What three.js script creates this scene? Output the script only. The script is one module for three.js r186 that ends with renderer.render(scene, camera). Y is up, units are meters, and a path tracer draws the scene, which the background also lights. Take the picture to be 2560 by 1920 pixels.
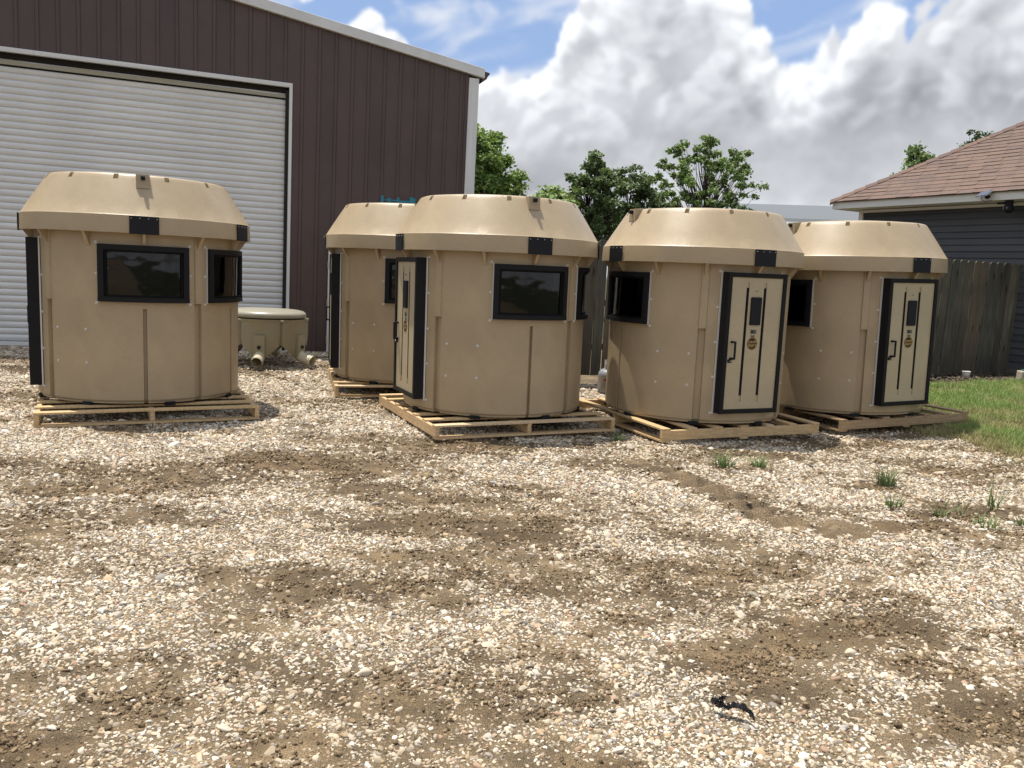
import * as THREE from 'three';
import { mergeGeometries, mergeVertices, toCreasedNormals } from 'three/addons/utils/BufferGeometryUtils.js';
import { RoundedBoxGeometry } from 'three/addons/geometries/RoundedBoxGeometry.js';
import { ImprovedNoise } from 'three/addons/math/ImprovedNoise.js';

// ------------------------------------------------------------------ camera, sky, sun, exposure
const R = Math.PI / 180;
const scene = new THREE.Scene();
const renderer = new THREE.WebGLRenderer({ antialias: true });
renderer.toneMapping = THREE.LinearToneMapping;
renderer.toneMappingExposure = 1.2;
renderer.shadowMap.enabled = true;
const camera = new THREE.PerspectiveCamera(50.187, 4 / 3, 0.1, 1500);
camera.position.set(0, 1.46, 0);
camera.rotation.set(-7.767 * R, 0, 3.068 * R, 'YXZ');

const IN = new ImprovedNoise();
const n3 = (x, y, z) => IN.noise(x, y, z);
const clamp = (x, a, b) => Math.min(b, Math.max(a, x));
const sst = (x, a, b) => { const t = clamp((x - a) / (b - a), 0, 1); return t * t * (3 - 2 * t); };
const lerp = (a, b, t) => a + (b - a) * t;

const SUN = new THREE.Vector3(-0.39, 1.66, -0.56).normalize();
const sun = new THREE.DirectionalLight(new THREE.Color(1.0, 0.935, 0.84), 4.9);
sun.name = 'sun';
sun.position.copy(SUN).multiplyScalar(60);
sun.target.position.set(0, 0, -9);
sun.castShadow = true;
sun.shadow.mapSize.set(4096, 4096);
Object.assign(sun.shadow.camera, { left: -22, right: 22, top: 22, bottom: -22, near: 1, far: 140 });
scene.add(sun, sun.target);

function makeSky() {
  const W = 2048, H = 1024, data = new Float32Array(W * H * 4);
  const outline = [[-180, 24], [-160, 30], [-140, 22], [-115, 28], [-90, 20], [-65, 27], [-45, 18], [-30, 11], [-14, 9.5], [-6, 9.3], [-3, 10.8], [-1.6, 12.2], [0, 13.6], [1.4, 14.6], [2.6, 17.5], [4, 20], [7, 21], [11, 20.6], [13.4, 18.2], [14.9, 15.8], [16.4, 13.9], [18.0, 13.4], [19.6, 15.0], [21.6, 15.8], [23.4, 14.6], [24.6, 16.8], [27, 20.5], [32, 23], [40, 19], [55, 24], [70, 28], [95, 21], [120, 29], [150, 22], [180, 24]];
  const top = (az) => { let i = 0; while (outline[i + 1][0] < az) i++; const [a, y0] = outline[i], [b, y1] = outline[i + 1]; return lerp(y0, y1, sst(az, a, b)); };
  const puff = (x, y, z, oct) => { let s = 0, a = 1, f = 1, t = 0; for (let i = 0; i < oct; i++) { s += a * Math.abs(n3(x * f + i * 7.3, y * f + 3.1 * i, z * f)) * 2.0; t += a; a *= 0.5; f *= 2.1; } return s / t; };
  const fbm = (x, y, z, oct) => { let s = 0, a = 1, f = 1, t = 0; for (let i = 0; i < oct; i++) { s += a * n3(x * f + i * 11.7, y * f, z * f + i * 5.1); t += a; a *= 0.5; f *= 2.03; } return s / t; };
  const lx = -0.5, ly = 0.86;                                        // towards the sun, as seen ahead
  for (let row = 0; row < H; row++) {
    const el = ((row + 0.5) / H - 0.5) * Math.PI, eld = el / R, cy = Math.cos(el), y = Math.sin(el);
    for (let col = 0; col < W; col++) {
      const o = (row * W + col) * 4; data[o + 3] = 1;
      if (eld < -1) { data[o] = 0.24; data[o + 1] = 0.22; data[o + 2] = 0.17; continue; }
      const ph = ((col + 0.5) / W - 0.5) * 2 * Math.PI, x = Math.cos(ph) * cy, z = Math.sin(ph) * cy;
      const az = Math.atan2(x, -z) / R, q = 1 - clamp(eld / 90, 0, 1);
      // clear air: deeper blue overhead, paler low down
      let r = lerp(0.17, 0.42, Math.pow(q, 2.6)), g = lerp(0.30, 0.57, Math.pow(q, 2.4)), b = lerp(0.60, 0.86, Math.pow(q, 2.2));
      // thin high wisps
      const wv = fbm(x * 4, y * 6, z * 4, 3), wsp = fbm(x * 9 + 3 * wv, y * 26 - x * 9, z * 9 + 1, 5);
      const wa = sst(wsp + 0.45 * wv, -0.1, 0.42) * 0.8 * sst(eld, 8, 12);
      r = lerp(r, 0.83, wa); g = lerp(g, 0.86, wa); b = lerp(b, 0.92, wa);
      // cumulus: rounded heads on a ragged bank
      const sc = 6.5, w1 = 0.035 * n3(x * 7, y * 7, z * 7), px = (x + w1) * sc, py = (y + 0.5 * w1) * sc, pz = (z - w1) * sc;
      const B = puff(px, py, pz, 6);
      const rx = -Math.sin(ph), rz = Math.cos(ph), d = 0.014 * sc;
      const B2 = puff(px + rx * lx * d, py + ly * d, pz + rz * lx * d, 4), B1 = puff(px, py, pz, 4);
      const T = top(az) + 1.3 * fbm(x * 7 + 3, y * 7, z * 7, 3);
      const bank = clamp((T - eld) / 2.6, -1.4, 1.8);
      const scat = fbm(x * 2.1 + 5, y * 2.6, z * 2.1, 3) * 2.6 + 0.12;                    // broken cloud higher up
      const up = sst(eld, 20, 32);
      let small = -1;                                                                   // small heads standing beside the bank
      for (const [a, e, ra, re] of [[-10.6, 14.9, 1.5, 1.2], [-9.3, 14.2, 1.5, 1.3], [-8.0, 13.3, 1.4, 1.1], [-11.8, 14.0, 1.6, 1.0], [-15, 16.6, 1.3, 0.8]]) small = Math.max(small, 1 - Math.hypot((az - a) / ra, (eld - e) / re) * 1.1);
      const cover = Math.max(bank, lerp(-1, scat, up), small * 1.1 - 0.1 + 1.0 * (puff(px * 2.3 + 4, py * 2.3, pz * 2.3, 3) - 0.45));
      const D = cover + 1.75 * (B - 0.40);
      const alpha = sst(D, 0.0, 0.22);
      if (alpha > 0) {
        const big = fbm(x * 5.2 + 9, y * 9, z * 5.2, 3), mid = fbm(x * 13, y * 17 + 3, z * 13, 4), fine = fbm(x * 40, y * 46, z * 40 + 2, 3);
        const body = sst(D, 0.3, 2.0);                                                  // how deep inside the cloud the line of sight runs
        const relief = clamp((B1 - B2) * 2.2, -0.2, 0.3) * (1 - 0.5 * body);
        let s = 0.99 - 0.21 * body - 0.30 * body * sst(big, -0.22, 0.3) + 0.16 * mid + 0.05 * fine + relief;
        const base = sst(eld, 3.5, 6.5) * (1 - sst(eld, 8.6, 12.4)) * sst(fbm(x * 3.6 + 1.7, y * 5, z * 3.6 + 0.4, 2), -0.3, 0.22);
        s = lerp(s, 0.55 + 0.12 * mid, base * 0.72);
        s = lerp(s, 0.72, (1 - sst(eld, 1.5, 6.5)) * 0.7);
        s = clamp(s, 0.36, 1.08);
        r = lerp(r, s * 0.945, alpha); g = lerp(g, s * 0.965 + 0.004, alpha); b = lerp(b, s * 0.985 + 0.03, alpha);
      }
      // glow added round the unseen sun to put more light on the roofs
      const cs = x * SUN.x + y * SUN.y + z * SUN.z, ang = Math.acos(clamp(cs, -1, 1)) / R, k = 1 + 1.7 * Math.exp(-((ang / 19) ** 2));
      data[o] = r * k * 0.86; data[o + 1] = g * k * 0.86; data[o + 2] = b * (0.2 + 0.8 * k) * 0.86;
    }
  }
  const t = new THREE.DataTexture(data, W, H, THREE.RGBAFormat, THREE.FloatType);
  t.mapping = THREE.EquirectangularReflectionMapping;
  t.magFilter = t.minFilter = THREE.LinearFilter;
  t.needsUpdate = true;
  return t;
}
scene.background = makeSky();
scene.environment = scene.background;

// ------------------------------------------------------------------ helpers
function rng(seed) { let a = seed >>> 0; return () => { a = (a + 0x6D2B79F5) | 0; let t = Math.imul(a ^ (a >>> 15), 1 | a); t = (t + Math.imul(t ^ (t >>> 7), 61 | t)) ^ t; return ((t ^ (t >>> 14)) >>> 0) / 4294967296; }; }
const used = new Map();
function numbered(name) { const n = used.get(name) ?? 0; used.set(name, n + 1); return n ? name + '_' + String(n).padStart(3, '0') : name; }
function thing(name, label, category, group) {
  const o = new THREE.Group(); o.name = numbered(name); o.userData = { label, category }; if (group) o.userData.group = group; scene.add(o); return o;
}
function tagMesh(name, geo, m, label, category, group) {
  const o = part(scene, numbered(name), geo, m); o.userData = { label, category }; if (group) o.userData.group = group; return o;
}
function part(parent, name, geo, m) { const o = new THREE.Mesh(geo, m); o.name = name; o.castShadow = o.receiveShadow = true; parent.add(o); return o; }
function structure(o, name) { o.name = numbered(name); o.userData.kind = 'structure'; return o; }
const lin = (r, g, b) => new THREE.Color().setRGB(r, g, b);
const box = (w, h, d, x = 0, y = 0, z = 0, bev = 0) => { const g = bev ? new RoundedBoxGeometry(w, h, d, 1, bev) : new THREE.BoxGeometry(w, h, d); g.translate(x, y, z); return g; };
const join = (list) => mergeGeometries(list.map((g) => { const h = g.index ? g.toNonIndexed() : g; for (const k of Object.keys(h.attributes)) if (!['position', 'normal', 'uv'].includes(k)) h.deleteAttribute(k); return h; }));
// box-projected uv in metres
function boxUV(g, sc = 1, turn = false) {
  if (g.index) g = g.toNonIndexed();
  g.computeVertexNormals();
  const p = g.attributes.position, n = g.attributes.normal, uv = new Float32Array(p.count * 2);
  for (let i = 0; i < p.count; i++) {
    const ax = Math.abs(n.getX(i)), ay = Math.abs(n.getY(i)), az = Math.abs(n.getZ(i));
    let u, v;
    if (ay >= ax && ay >= az) { u = p.getX(i); v = p.getZ(i); } else if (ax >= az) { u = p.getZ(i); v = p.getY(i); } else { u = p.getX(i); v = p.getY(i); }
    if (turn) [u, v] = [v, u];
    uv[2 * i] = u * sc; uv[2 * i + 1] = v * sc;
  }
  g.setAttribute('uv', new THREE.BufferAttribute(uv, 2));
  return g;
}
// grid surface from a function (i,j)->[x,y,z], optional uv and hole test
function gridGeo(us, vs, fn, uvfn, hole, crease = 0.6) {
  const pos = [], uv = [], idx = [], nu = us.length;
  for (const v of vs) for (const u of us) { pos.push(...fn(u, v)); uv.push(...(uvfn ? uvfn(u, v) : [u, v])); }
  for (let j = 0; j < vs.length - 1; j++) for (let i = 0; i < nu - 1; i++) {
    if (hole && hole((us[i] + us[i + 1]) / 2, (vs[j] + vs[j + 1]) / 2)) continue;
    const a = j * nu + i, b = a + 1, c = a + nu, d = c + 1; idx.push(a, b, d, a, d, c);
  }
  let g = new THREE.BufferGeometry();
  g.setAttribute('position', new THREE.Float32BufferAttribute(pos, 3)); g.setAttribute('uv', new THREE.Float32BufferAttribute(uv, 2)); g.setIndex(idx);
  g.computeVertexNormals();
  return crease ? toCreasedNormals(g, crease) : g;
}
// block bent round the y axis
function polar(t0, t1, y0, y1, r0, r1, n = 8) {
  const pos = [], idx = [];
  for (let i = 0; i <= n; i++) { const t = lerp(t0, t1, i / n) * R, s = Math.sin(t), c = Math.cos(t); for (const [r, y] of [[r0, y0], [r1, y0], [r1, y1], [r0, y1]]) pos.push(r * s, y, r * c); }
  for (let i = 0; i < n; i++) for (let k = 0; k < 4; k++) { const a = i * 4 + k, b = i * 4 + (k + 1) % 4, c = a + 4, d = b + 4; idx.push(a, c, b, b, c, d); }
  const e = n * 4; idx.push(0, 1, 2, 0, 2, 3, e, e + 2, e + 1, e, e + 3, e + 2);
  let g = new THREE.BufferGeometry(); g.setAttribute('position', new THREE.Float32BufferAttribute(pos, 3)); g.setAttribute('uv', new THREE.Float32BufferAttribute(new Float32Array(pos.length / 3 * 2), 2)); g.setIndex(idx);
  return toCreasedNormals(g, 0.5);
}
function tube(points, r0, r1, sides = 6, rings = 0) {
  const n = points.length, pos = [], idx = [], up = new THREE.Vector3();
  let x = new THREE.Vector3(), t = new THREE.Vector3(), y = new THREE.Vector3();
  for (let i = 0; i < n; i++) {
    t.copy(points[Math.min(n - 1, i + 1)]).sub(points[Math.max(0, i - 1)]).normalize();
    if (i === 0) { up.set(Math.abs(t.y) > 0.9 ? 1 : 0, Math.abs(t.y) > 0.9 ? 0 : 1, 0); x.crossVectors(up, t).normalize(); } else { x.addScaledVector(t, -x.dot(t)).normalize(); }
    y.crossVectors(t, x); const r = lerp(r0, r1, i / (n - 1));
    for (let k = 0; k < sides; k++) { const a = k / sides * 2 * Math.PI; pos.push(points[i].x + r * (Math.cos(a) * x.x + Math.sin(a) * y.x), points[i].y + r * (Math.cos(a) * x.y + Math.sin(a) * y.y), points[i].z + r * (Math.cos(a) * x.z + Math.sin(a) * y.z)); }
  }
  for (let i = 0; i < n - 1; i++) for (let k = 0; k < sides; k++) { const a = i * sides + k, b = i * sides + (k + 1) % sides; idx.push(a, b, a + sides, b, b + sides, a + sides); }
  const g = new THREE.BufferGeometry(); g.setAttribute('position', new THREE.Float32BufferAttribute(pos, 3)); g.setAttribute('uv', new THREE.Float32BufferAttribute(new Float32Array(pos.length / 3 * 2), 2)); g.setIndex(idx); g.computeVertexNormals(); return g;
}
const V = (x, y, z) => new THREE.Vector3(x, y, z);

// tileable textures
function tileNoise(N, fn, color = true) {
  const d = new Uint8Array(N * N * 4);
  for (let j = 0; j < N; j++) for (let i = 0; i < N; i++) { const c = fn(i / N, j / N, i, j), o = (j * N + i) * 4; for (let k = 0; k < 3; k++) d[o + k] = clamp(Math.round((Array.isArray(c) ? c[k] : c) * 255), 0, 255); d[o + 3] = 255; }
  const t = new THREE.DataTexture(d, N, N, THREE.RGBAFormat); t.wrapS = t.wrapT = THREE.RepeatWrapping; t.magFilter = THREE.LinearFilter; t.minFilter = THREE.LinearMipmapLinearFilter; t.generateMipmaps = true;
  if (color) t.colorSpace = THREE.SRGBColorSpace; t.needsUpdate = true; return t;
}
// periodic 2D noise through a torus-like hash lattice
function lattice(P, seed) { const r = rng(seed), a = new Float32Array(P * P); for (let i = 0; i < a.length; i++) a[i] = r(); return (u, v) => { const x = u * P, y = v * P, x0 = Math.floor(x), y0 = Math.floor(y), fx = x - x0, fy = y - y0, sx = fx * fx * (3 - 2 * fx), sy = fy * fy * (3 - 2 * fy), m = (k) => ((k % P) + P) % P; const g = (i, j) => a[m(j) * P + m(i)]; return lerp(lerp(g(x0, y0), g(x0 + 1, y0), sx), lerp(g(x0, y0 + 1), g(x0 + 1, y0 + 1), sx), sy); }; }
function fbmTile(P, oct, seed) { const L = []; for (let i = 0; i < oct; i++) L.push(lattice(P << i, seed + i * 17)); return (u, v) => { let s = 0, a = 1, t = 0; for (const l of L) { s += a * l(u, v); t += a; a *= 0.55; } return s / t; }; }

const fN = fbmTile(8, 5, 11), fC = fbmTile(3, 4, 23), sp = lattice(256, 5), sp2 = lattice(128, 9);
// fine streaks along one direction, periodic both ways
function streaks(n, m, seed) { const r = rng(seed), L = new Float32Array(n * m); for (let i = 0; i < L.length; i++) L[i] = r(); return (u, v) => { const x = ((u % 1) + 1) % 1 * m, y = ((v % 1) + 1) % 1 * n, i = Math.floor(x) % m, j = Math.floor(y) % n, fx = x - Math.floor(x), s = fx * fx * (3 - 2 * fx); return lerp(L[j * m + i], L[j * m + (i + 1) % m], s); }; }
const streakU = streaks(180, 7, 77), streakW = streaks(160, 5, 78), streakV = (u, v) => streakW(v, u);
function lattice512(u, v) { return lattice512.l(u, v); }
lattice512.l = lattice(400, 91);
// speckled moulded plastic: value around 1, base colour comes from the material
const plasticMap = tileNoise(512, (u, v) => { const s = sp(u, v), k = sp2(u, v), n = 0.9 + 0.05 * (fC(u, v) - 0.5) * 2; const d = (s > 0.86 ? -0.12 : s < 0.12 ? 0.08 : 0) + (k > 0.93 ? -0.07 : 0); return [n + d, n + d * 1.0, n + d * 1.05]; });
const plasticBump = tileNoise(512, (u, v) => 0.5 * sp(u, v) + 0.5 * fN(u, v), false);
const grainMap = tileNoise(512, (u, v) => { const w = fC(u * 1, v) * 0.6, rings = 0.5 + 0.5 * Math.sin((v * 14 + w * 9) * 2 * Math.PI), f = streakU(u, v); const n = 0.80 + 0.10 * rings + 0.10 * (f - 0.5); return [n + 0.03, n, n - 0.05 * rings]; });
const grainMap2 = tileNoise(512, (u, v) => { const w = fN(u * 1, v) * 0.5 + fC(v, u) * 0.4, rings = 0.5 + 0.5 * Math.sin((v * 9 + w * 7) * 2 * Math.PI), f = streakU(u, v); const kx = u - 0.37, ky = (v - 0.6) * 2.2, kn = Math.exp(-(kx * kx + ky * ky) * 900); const n = 0.82 + 0.08 * rings + 0.12 * (f - 0.5) - 0.4 * kn; return [n + 0.02, n, n - 0.04]; });
const weatherMap = tileNoise(512, (u, v) => { const f = streakV(u, v), st = fC(u, v), k = fN(u, v); let n = 0.62 + 0.16 * (f - 0.5) + 0.36 * (st - 0.5) + 0.1 * (k - 0.5); for (const [a, b] of [[0.22, 0.3], [0.7, 0.62], [0.46, 0.86], [0.9, 0.12]]) { const dx = (u - a) * 1.6, dy = (v - b) * 0.8; n -= 0.38 * Math.exp(-(dx * dx + dy * dy) * 2600); } return [n, n * 0.985, n * 0.95]; });
const dirtMap = tileNoise(1024, (u, v) => { const a = fN(u, v), s = sp(u, v), k = lattice512(u, v), w = fC(u, v); let n = 0.64 + 0.36 * (a - 0.5) + 0.3 * (w - 0.5) + 0.2 * (k - 0.5); if (s > 0.8) n += 0.16; if (s < 0.14) n -= 0.14; return [n, n * 0.98, n * 0.95]; });
const dirtBump = tileNoise(1024, (u, v) => 0.45 * fN(u, v) + 0.3 * sp(u, v) + 0.25 * lattice512(u, v), false);
const paintMap = tileNoise(256, (u, v) => 0.955 + 0.12 * (fC(u, v) - 0.5) + 0.06 * (fN(u, v) - 0.5));
const shingleMap = tileNoise(256, (u, v) => { const s = sp(u, v), n = 0.8 + 0.3 * (s - 0.5) + 0.14 * (fN(u, v) - 0.5); return [n, n * 0.98, n * 0.97]; });
const rep = (t, x, y = x, off = 0) => { const c = t.clone(); c.repeat.set(x, y); c.offset.set(off, off * 0.37); c.needsUpdate = true; return c; };
const std = (o) => new THREE.MeshStandardMaterial(o);

const M = {
  tan: std({ color: lin(0.49, 0.38, 0.235), roughness: 0.38, map: rep(plasticMap, 1.6), bumpMap: rep(plasticBump, 1.6), bumpScale: 0.0012 }),
  tanDoor: std({ color: lin(0.56, 0.465, 0.30), roughness: 0.5, map: rep(plasticMap, 1.1), bumpMap: rep(plasticBump, 1.1), bumpScale: 0.0006 }),
  black: new THREE.MeshPhysicalMaterial({ specularIntensity: 0.3, color: lin(0.012, 0.012, 0.013), roughness: 0.5, bumpMap: rep(plasticBump, 2), bumpScale: 0.0005 }),
  rubber: new THREE.MeshPhysicalMaterial({ specularIntensity: 0.3, color: lin(0.016, 0.017, 0.02), roughness: 0.62 }),
  gasket: new THREE.MeshPhysicalMaterial({ specularIntensity: 0.3, color: lin(0.006, 0.006, 0.007), roughness: 0.7 }),
  flange: std({ color: lin(0.6, 0.59, 0.55), roughness: 0.5 }),
  steel: std({ color: lin(0.62, 0.62, 0.6), roughness: 0.32, metalness: 0.85 }),
  washer: std({ color: lin(0.58, 0.58, 0.55), roughness: 0.4 }),
  pane: new THREE.MeshPhysicalMaterial({ color: lin(0.05, 0.05, 0.055), roughness: 0.02, transmission: 1, thickness: 0, ior: 1.5, bumpMap: rep(tileNoise(256, (u, v) => fC(u, v), false), 0.8), bumpScale: 0.005 }),
  wall: std({ color: lin(0.088, 0.056, 0.05), roughness: 0.5, map: rep(paintMap, 0.7) }),
  wall2: std({ color: lin(0.08, 0.052, 0.047), roughness: 0.5, map: rep(paintMap, 0.55, 0.6, 0.3) }),
  trim: std({ color: lin(0.74, 0.75, 0.73), roughness: 0.42, map: rep(paintMap, 0.8) }),
  slat: std({ color: lin(0.78, 0.785, 0.76), roughness: 0.38, map: rep(paintMap, 0.35, 1.3) }),
  slat2: std({ color: lin(0.75, 0.755, 0.735), roughness: 0.4, map: rep(paintMap, 0.3, 1.1, 0.4) }),
  dark: std({ color: lin(0.02, 0.018, 0.016), roughness: 0.9 }),
  seal: std({ color: lin(0.36, 0.34, 0.26), roughness: 0.8 }),
  concrete: std({ color: lin(0.33, 0.31, 0.28), roughness: 0.95, map: rep(dirtMap, 1.2), bumpMap: rep(dirtBump, 1.2), bumpScale: 0.003 }),
  tape: std({ color: lin(0.02, 0.22, 0.30), roughness: 0.6 }),
  feeder: std({ color: lin(0.34, 0.30, 0.19), roughness: 0.42, map: rep(plasticMap, 0.7) }),
  lid: std({ color: lin(0.42, 0.39, 0.30), roughness: 0.33, map: rep(plasticMap, 0.6) }),
  pvc: std({ color: lin(0.50, 0.45, 0.31), roughness: 0.45, side: THREE.DoubleSide }),
  cylinder: std({ color: lin(0.27, 0.29, 0.31), roughness: 0.42, map: rep(paintMap, 2) }),
  siding: std({ color: lin(0.068, 0.072, 0.08), roughness: 0.6, map: rep(paintMap, 0.6) }),
  siding2: std({ color: lin(0.057, 0.062, 0.073), roughness: 0.6, map: rep(paintMap, 0.5, 0.5, 0.6) }),
  fascia: std({ color: lin(0.8, 0.8, 0.76), roughness: 0.5, map: rep(paintMap, 0.7) }),
  metalRoof: std({ color: lin(0.125, 0.137, 0.15), roughness: 0.85 }),
  bark: std({ color: lin(0.075, 0.06, 0.045), roughness: 0.95 }),
  card: std({ color: lin(0.5, 0.46, 0.36), roughness: 0.75, map: rep(paintMap, 3) }),
  white: std({ color: lin(0.75, 0.75, 0.72), roughness: 0.5 }),
  teal: std({ color: lin(0.05, 0.16, 0.13), roughness: 0.6 }),
  plasticBlack: std({ color: lin(0.014, 0.014, 0.016), roughness: 0.3, side: THREE.DoubleSide }),
  solar: std({ color: lin(0.05, 0.06, 0.10), roughness: 0.15 }),
  lens: std({ color: lin(0.25, 0.26, 0.27), roughness: 0.2 }),
};
const pine = [[0.74, 0.56, 0.33, grainMap, 0.9], [0.72, 0.53, 0.30, grainMap2, 1.0], [0.78, 0.62, 0.40, grainMap, 0.7], [0.68, 0.50, 0.28, grainMap2, 1.2]].map(([r, g, b, t, s], i) => std({ color: lin(r, g, b), roughness: 0.75, map: rep(t, 0.8 * s, 2.6 * s, i * 0.27), bumpMap: rep(t, 0.8 * s, 2.6 * s, i * 0.27), bumpScale: 0.001 }));
const oldPine = [[0.50, 0.36, 0.22, grainMap2, 1.0], [0.58, 0.43, 0.27, grainMap, 0.9], [0.46, 0.33, 0.20, grainMap2, 0.8]].map(([r, g, b, t, s], i) => std({ color: lin(r, g, b), roughness: 0.85, map: rep(t, 0.8 * s, 2.6 * s, 0.1 + i * 0.31) }));
const greyWood = [[0.29, 0.265, 0.21], [0.40, 0.365, 0.30], [0.22, 0.20, 0.16], [0.35, 0.285, 0.215], [0.27, 0.265, 0.23]].map(([r, g, b], i) => std({ color: lin(r, g, b), roughness: 0.9, map: rep(weatherMap, 1.1, 0.5, i * 0.213), bumpMap: rep(weatherMap, 1.1, 0.5, i * 0.213), bumpScale: 0.002 }));
const shingle = [[0.235, 0.165, 0.137], [0.252, 0.177, 0.145], [0.212, 0.152, 0.13], [0.268, 0.184, 0.146], [0.225, 0.162, 0.14]].map(([r, g, b], i) => std({ color: lin(r, g, b), roughness: 0.95, map: rep(shingleMap, 3, 3, i * 0.19) }));

// ------------------------------------------------------------------ ground
const MUD = [[-0.32, -6.9, 0.6, 0.3, 1], [-1.5, -5.85, 0.75, 0.32, 0.95], [-0.94, -5.15, 0.5, 0.28, 0.7], [-2.3, -5.35, 0.45, 0.22, 0.8], [-2.6, -4.85, 0.5, 0.2, 0.65], [-0.45, -4.6, 0.55, 0.25, 0.75], [0.05, -4.45, 0.4, 0.18, 0.9], [0.27, -3.65, 0.35, 0.25, 0.6], [-0.84, -3.6, 0.38, 0.26, 0.7], [-1.05, -3.2, 0.35, 0.22, 0.5], [-0.5, -4.0, 0.4, 0.18, 0.6], [2.7, -5.0, 0.4, 0.2, 1], [3.05, -5.52, 0.5, 0.24, 1.3], [1.45, -3.35, 0.45, 0.24, 1], [1.63, -3.1, 0.32, 0.16, 0.9], [1.15, -3.2, 0.35, 0.18, 0.8], [2.15, -3.8, 0.4, 0.13, 0.9], [0.85, -3.07, 0.3, 0.16, 0.75], [1.17, -2.85, 0.35, 0.2, 0.8], [1.75, -2.7, 0.4, 0.22, 0.8], [-1.42, -2.2, 0.3, 0.16, 0.9], [1.02, -4.6, 0.45, 0.2, 0.6], [1.0, -4.05, 0.35, 0.1, 0.85], [3.8, -6.9, 0.7, 0.35, 0.8], [2.2, -7.0, 0.7, 0.2, 0.8], [3.7, -7.7, 0.6, 0.3, 0.75], [-4.6, -8.0, 0.8, 0.5, 0.5], [-4.2, -5.9, 0.7, 0.3, 0.5], [2.9, -6.2, 0.4, 0.2, 0.5], [0.6, -3.35, 0.3, 0.12, 0.7], [1.6, -4.3, 0.5, 0.12, 0.6]];
const CLEAN = [[0.62, -2.5, 0.55, 0.26], [2.35, -3.95, 0.5, 0.24], [0.15, -3.35, 0.3, 0.2], [2.9, -4.4, 0.6, 0.25], [-1.9, -3.2, 0.7, 0.5], [1.3, -5.9, 0.5, 0.15], [2.3, -5.7, 0.5, 0.3]];
const TRACK = [[1.02, -6.38], [1.28, -5.98], [1.52, -5.6], [1.66, -5.2], [1.84, -4.92], [2.1, -4.88]];
function trackAt(x, z) {
  let best = 9, along = 0, acc = 0;
  for (let i = 0; i < TRACK.length - 1; i++) {
    const [ax, az] = TRACK[i], [bx, bz] = TRACK[i + 1], dx = bx - ax, dz = bz - az, L = Math.hypot(dx, dz), t = clamp(((x - ax) * dx + (z - az) * dz) / (L * L), 0, 1), d = Math.hypot(x - ax - t * dx, z - az - t * dz);
    if (d < best) { best = d; along = acc + t * L; } acc += L;
  }
  return [best, along];
}
const fb2 = (x, z, o = 4) => { let s = 0, a = 1, t = 0, f = 1; for (let i = 0; i < o; i++) { s += a * n3(x * f + 13.1 * i, 4.7 * i + 0.5, z * f); t += a; a *= 0.55; f *= 2.1; } return s / t; };
function mudAt(x, z) {
  if (z > -1 || z < -14 || Math.abs(x) > 12) return 0.2;
  const w = 0.34 * fb2(x * 2.1, z * 2.1, 4), w2 = fb2(x * 7, z * 9, 3);
  let m = 0.31 + 0.75 * fb2(x * 0.9 + 3, z * 1.3, 3);
  for (const [bx, bz, rx, rz, s] of MUD) { const d = Math.hypot((x - bx) / rx, (z - bz) / rz); if (d < 2.2) m = Math.max(m, s * (1 - sst(d + w * 3.4 + w2 * 1.6, 0.1, 1.6))); }
  for (const [bx, bz, rx, rz] of CLEAN) { const d = Math.hypot((x - bx) / rx, (z - bz) / rz); if (d < 2) m = Math.min(m, lerp(-0.12, 1, sst(d + w * 2, 0.55, 1.5))); }
  const [td] = trackAt(x, z); m = Math.max(m, 1 - sst(td + 0.07 * w2 + 0.05 * w, 0.08, 0.2));
  const ru = 0.9 * x - 0.43 * z, rv = 0.43 * x + 0.9 * z;
  return clamp(m + 0.42 * w2 + 0.45 * fb2(ru * 0.8 + 7, rv * 4.2, 3) * sst(m, -0.05, 0.3), 0, 1);
}
const lawnEdge = (z) => 4.45 + 0.22 * n3(z * 1.7, 0.3, 2.2) + 0.12 * n3(z * 5, 2.3, 1.2) + 0.9 * sst(z, -7.1, -6.4) * 3;
function lawnAt(x, z) { if (z > -6.2 || z < -13.6) return 0; return sst(x - lawnEdge(z), -0.2, 0.35); }
function groundBase(x, z) { return 0.2 * sst(x, 3.3, 7.3) * sst(-z, 5.5, 8.5); }
const PADS = [[-3.5, -7.8], [-0.2, -8.1], [1.88, -8.49], [3.86, -9.43], [-1.29, -9.98]];      // ground pressed flat under the pallets
function groundY(x, z) {
  let y = groundBase(x, z);
  for (const [a, b] of PADS) { const d = Math.hypot(x - a, z - b); if (d < 1.6) y -= 0.024 * (1 - sst(d, 1.15, 1.6)); }
  if (Math.abs(x) < 12 && z < -1 && z > -14) {
    const m = mudAt(x, z);
    y += 0.014 * fb2(x * 1.1, z * 1.1, 3) + m * (0.05 * fb2(x * 5, z * 7, 4) - 0.002);
    const [td, al] = trackAt(x, z);
    if (td < 0.24) y += (1 - sst(td, 0.13, 0.24)) * (0.026 * Math.tanh(2.6 * Math.sin(al * 34 + 1.6 * fb2(x * 5, z * 5, 2))) - 0.004);
    y -= 0.03 * Math.exp(-(((x - 3.1) / 0.28) ** 2 + ((z + 5.52) / 0.12) ** 2));
  }
  return y;
}
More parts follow.
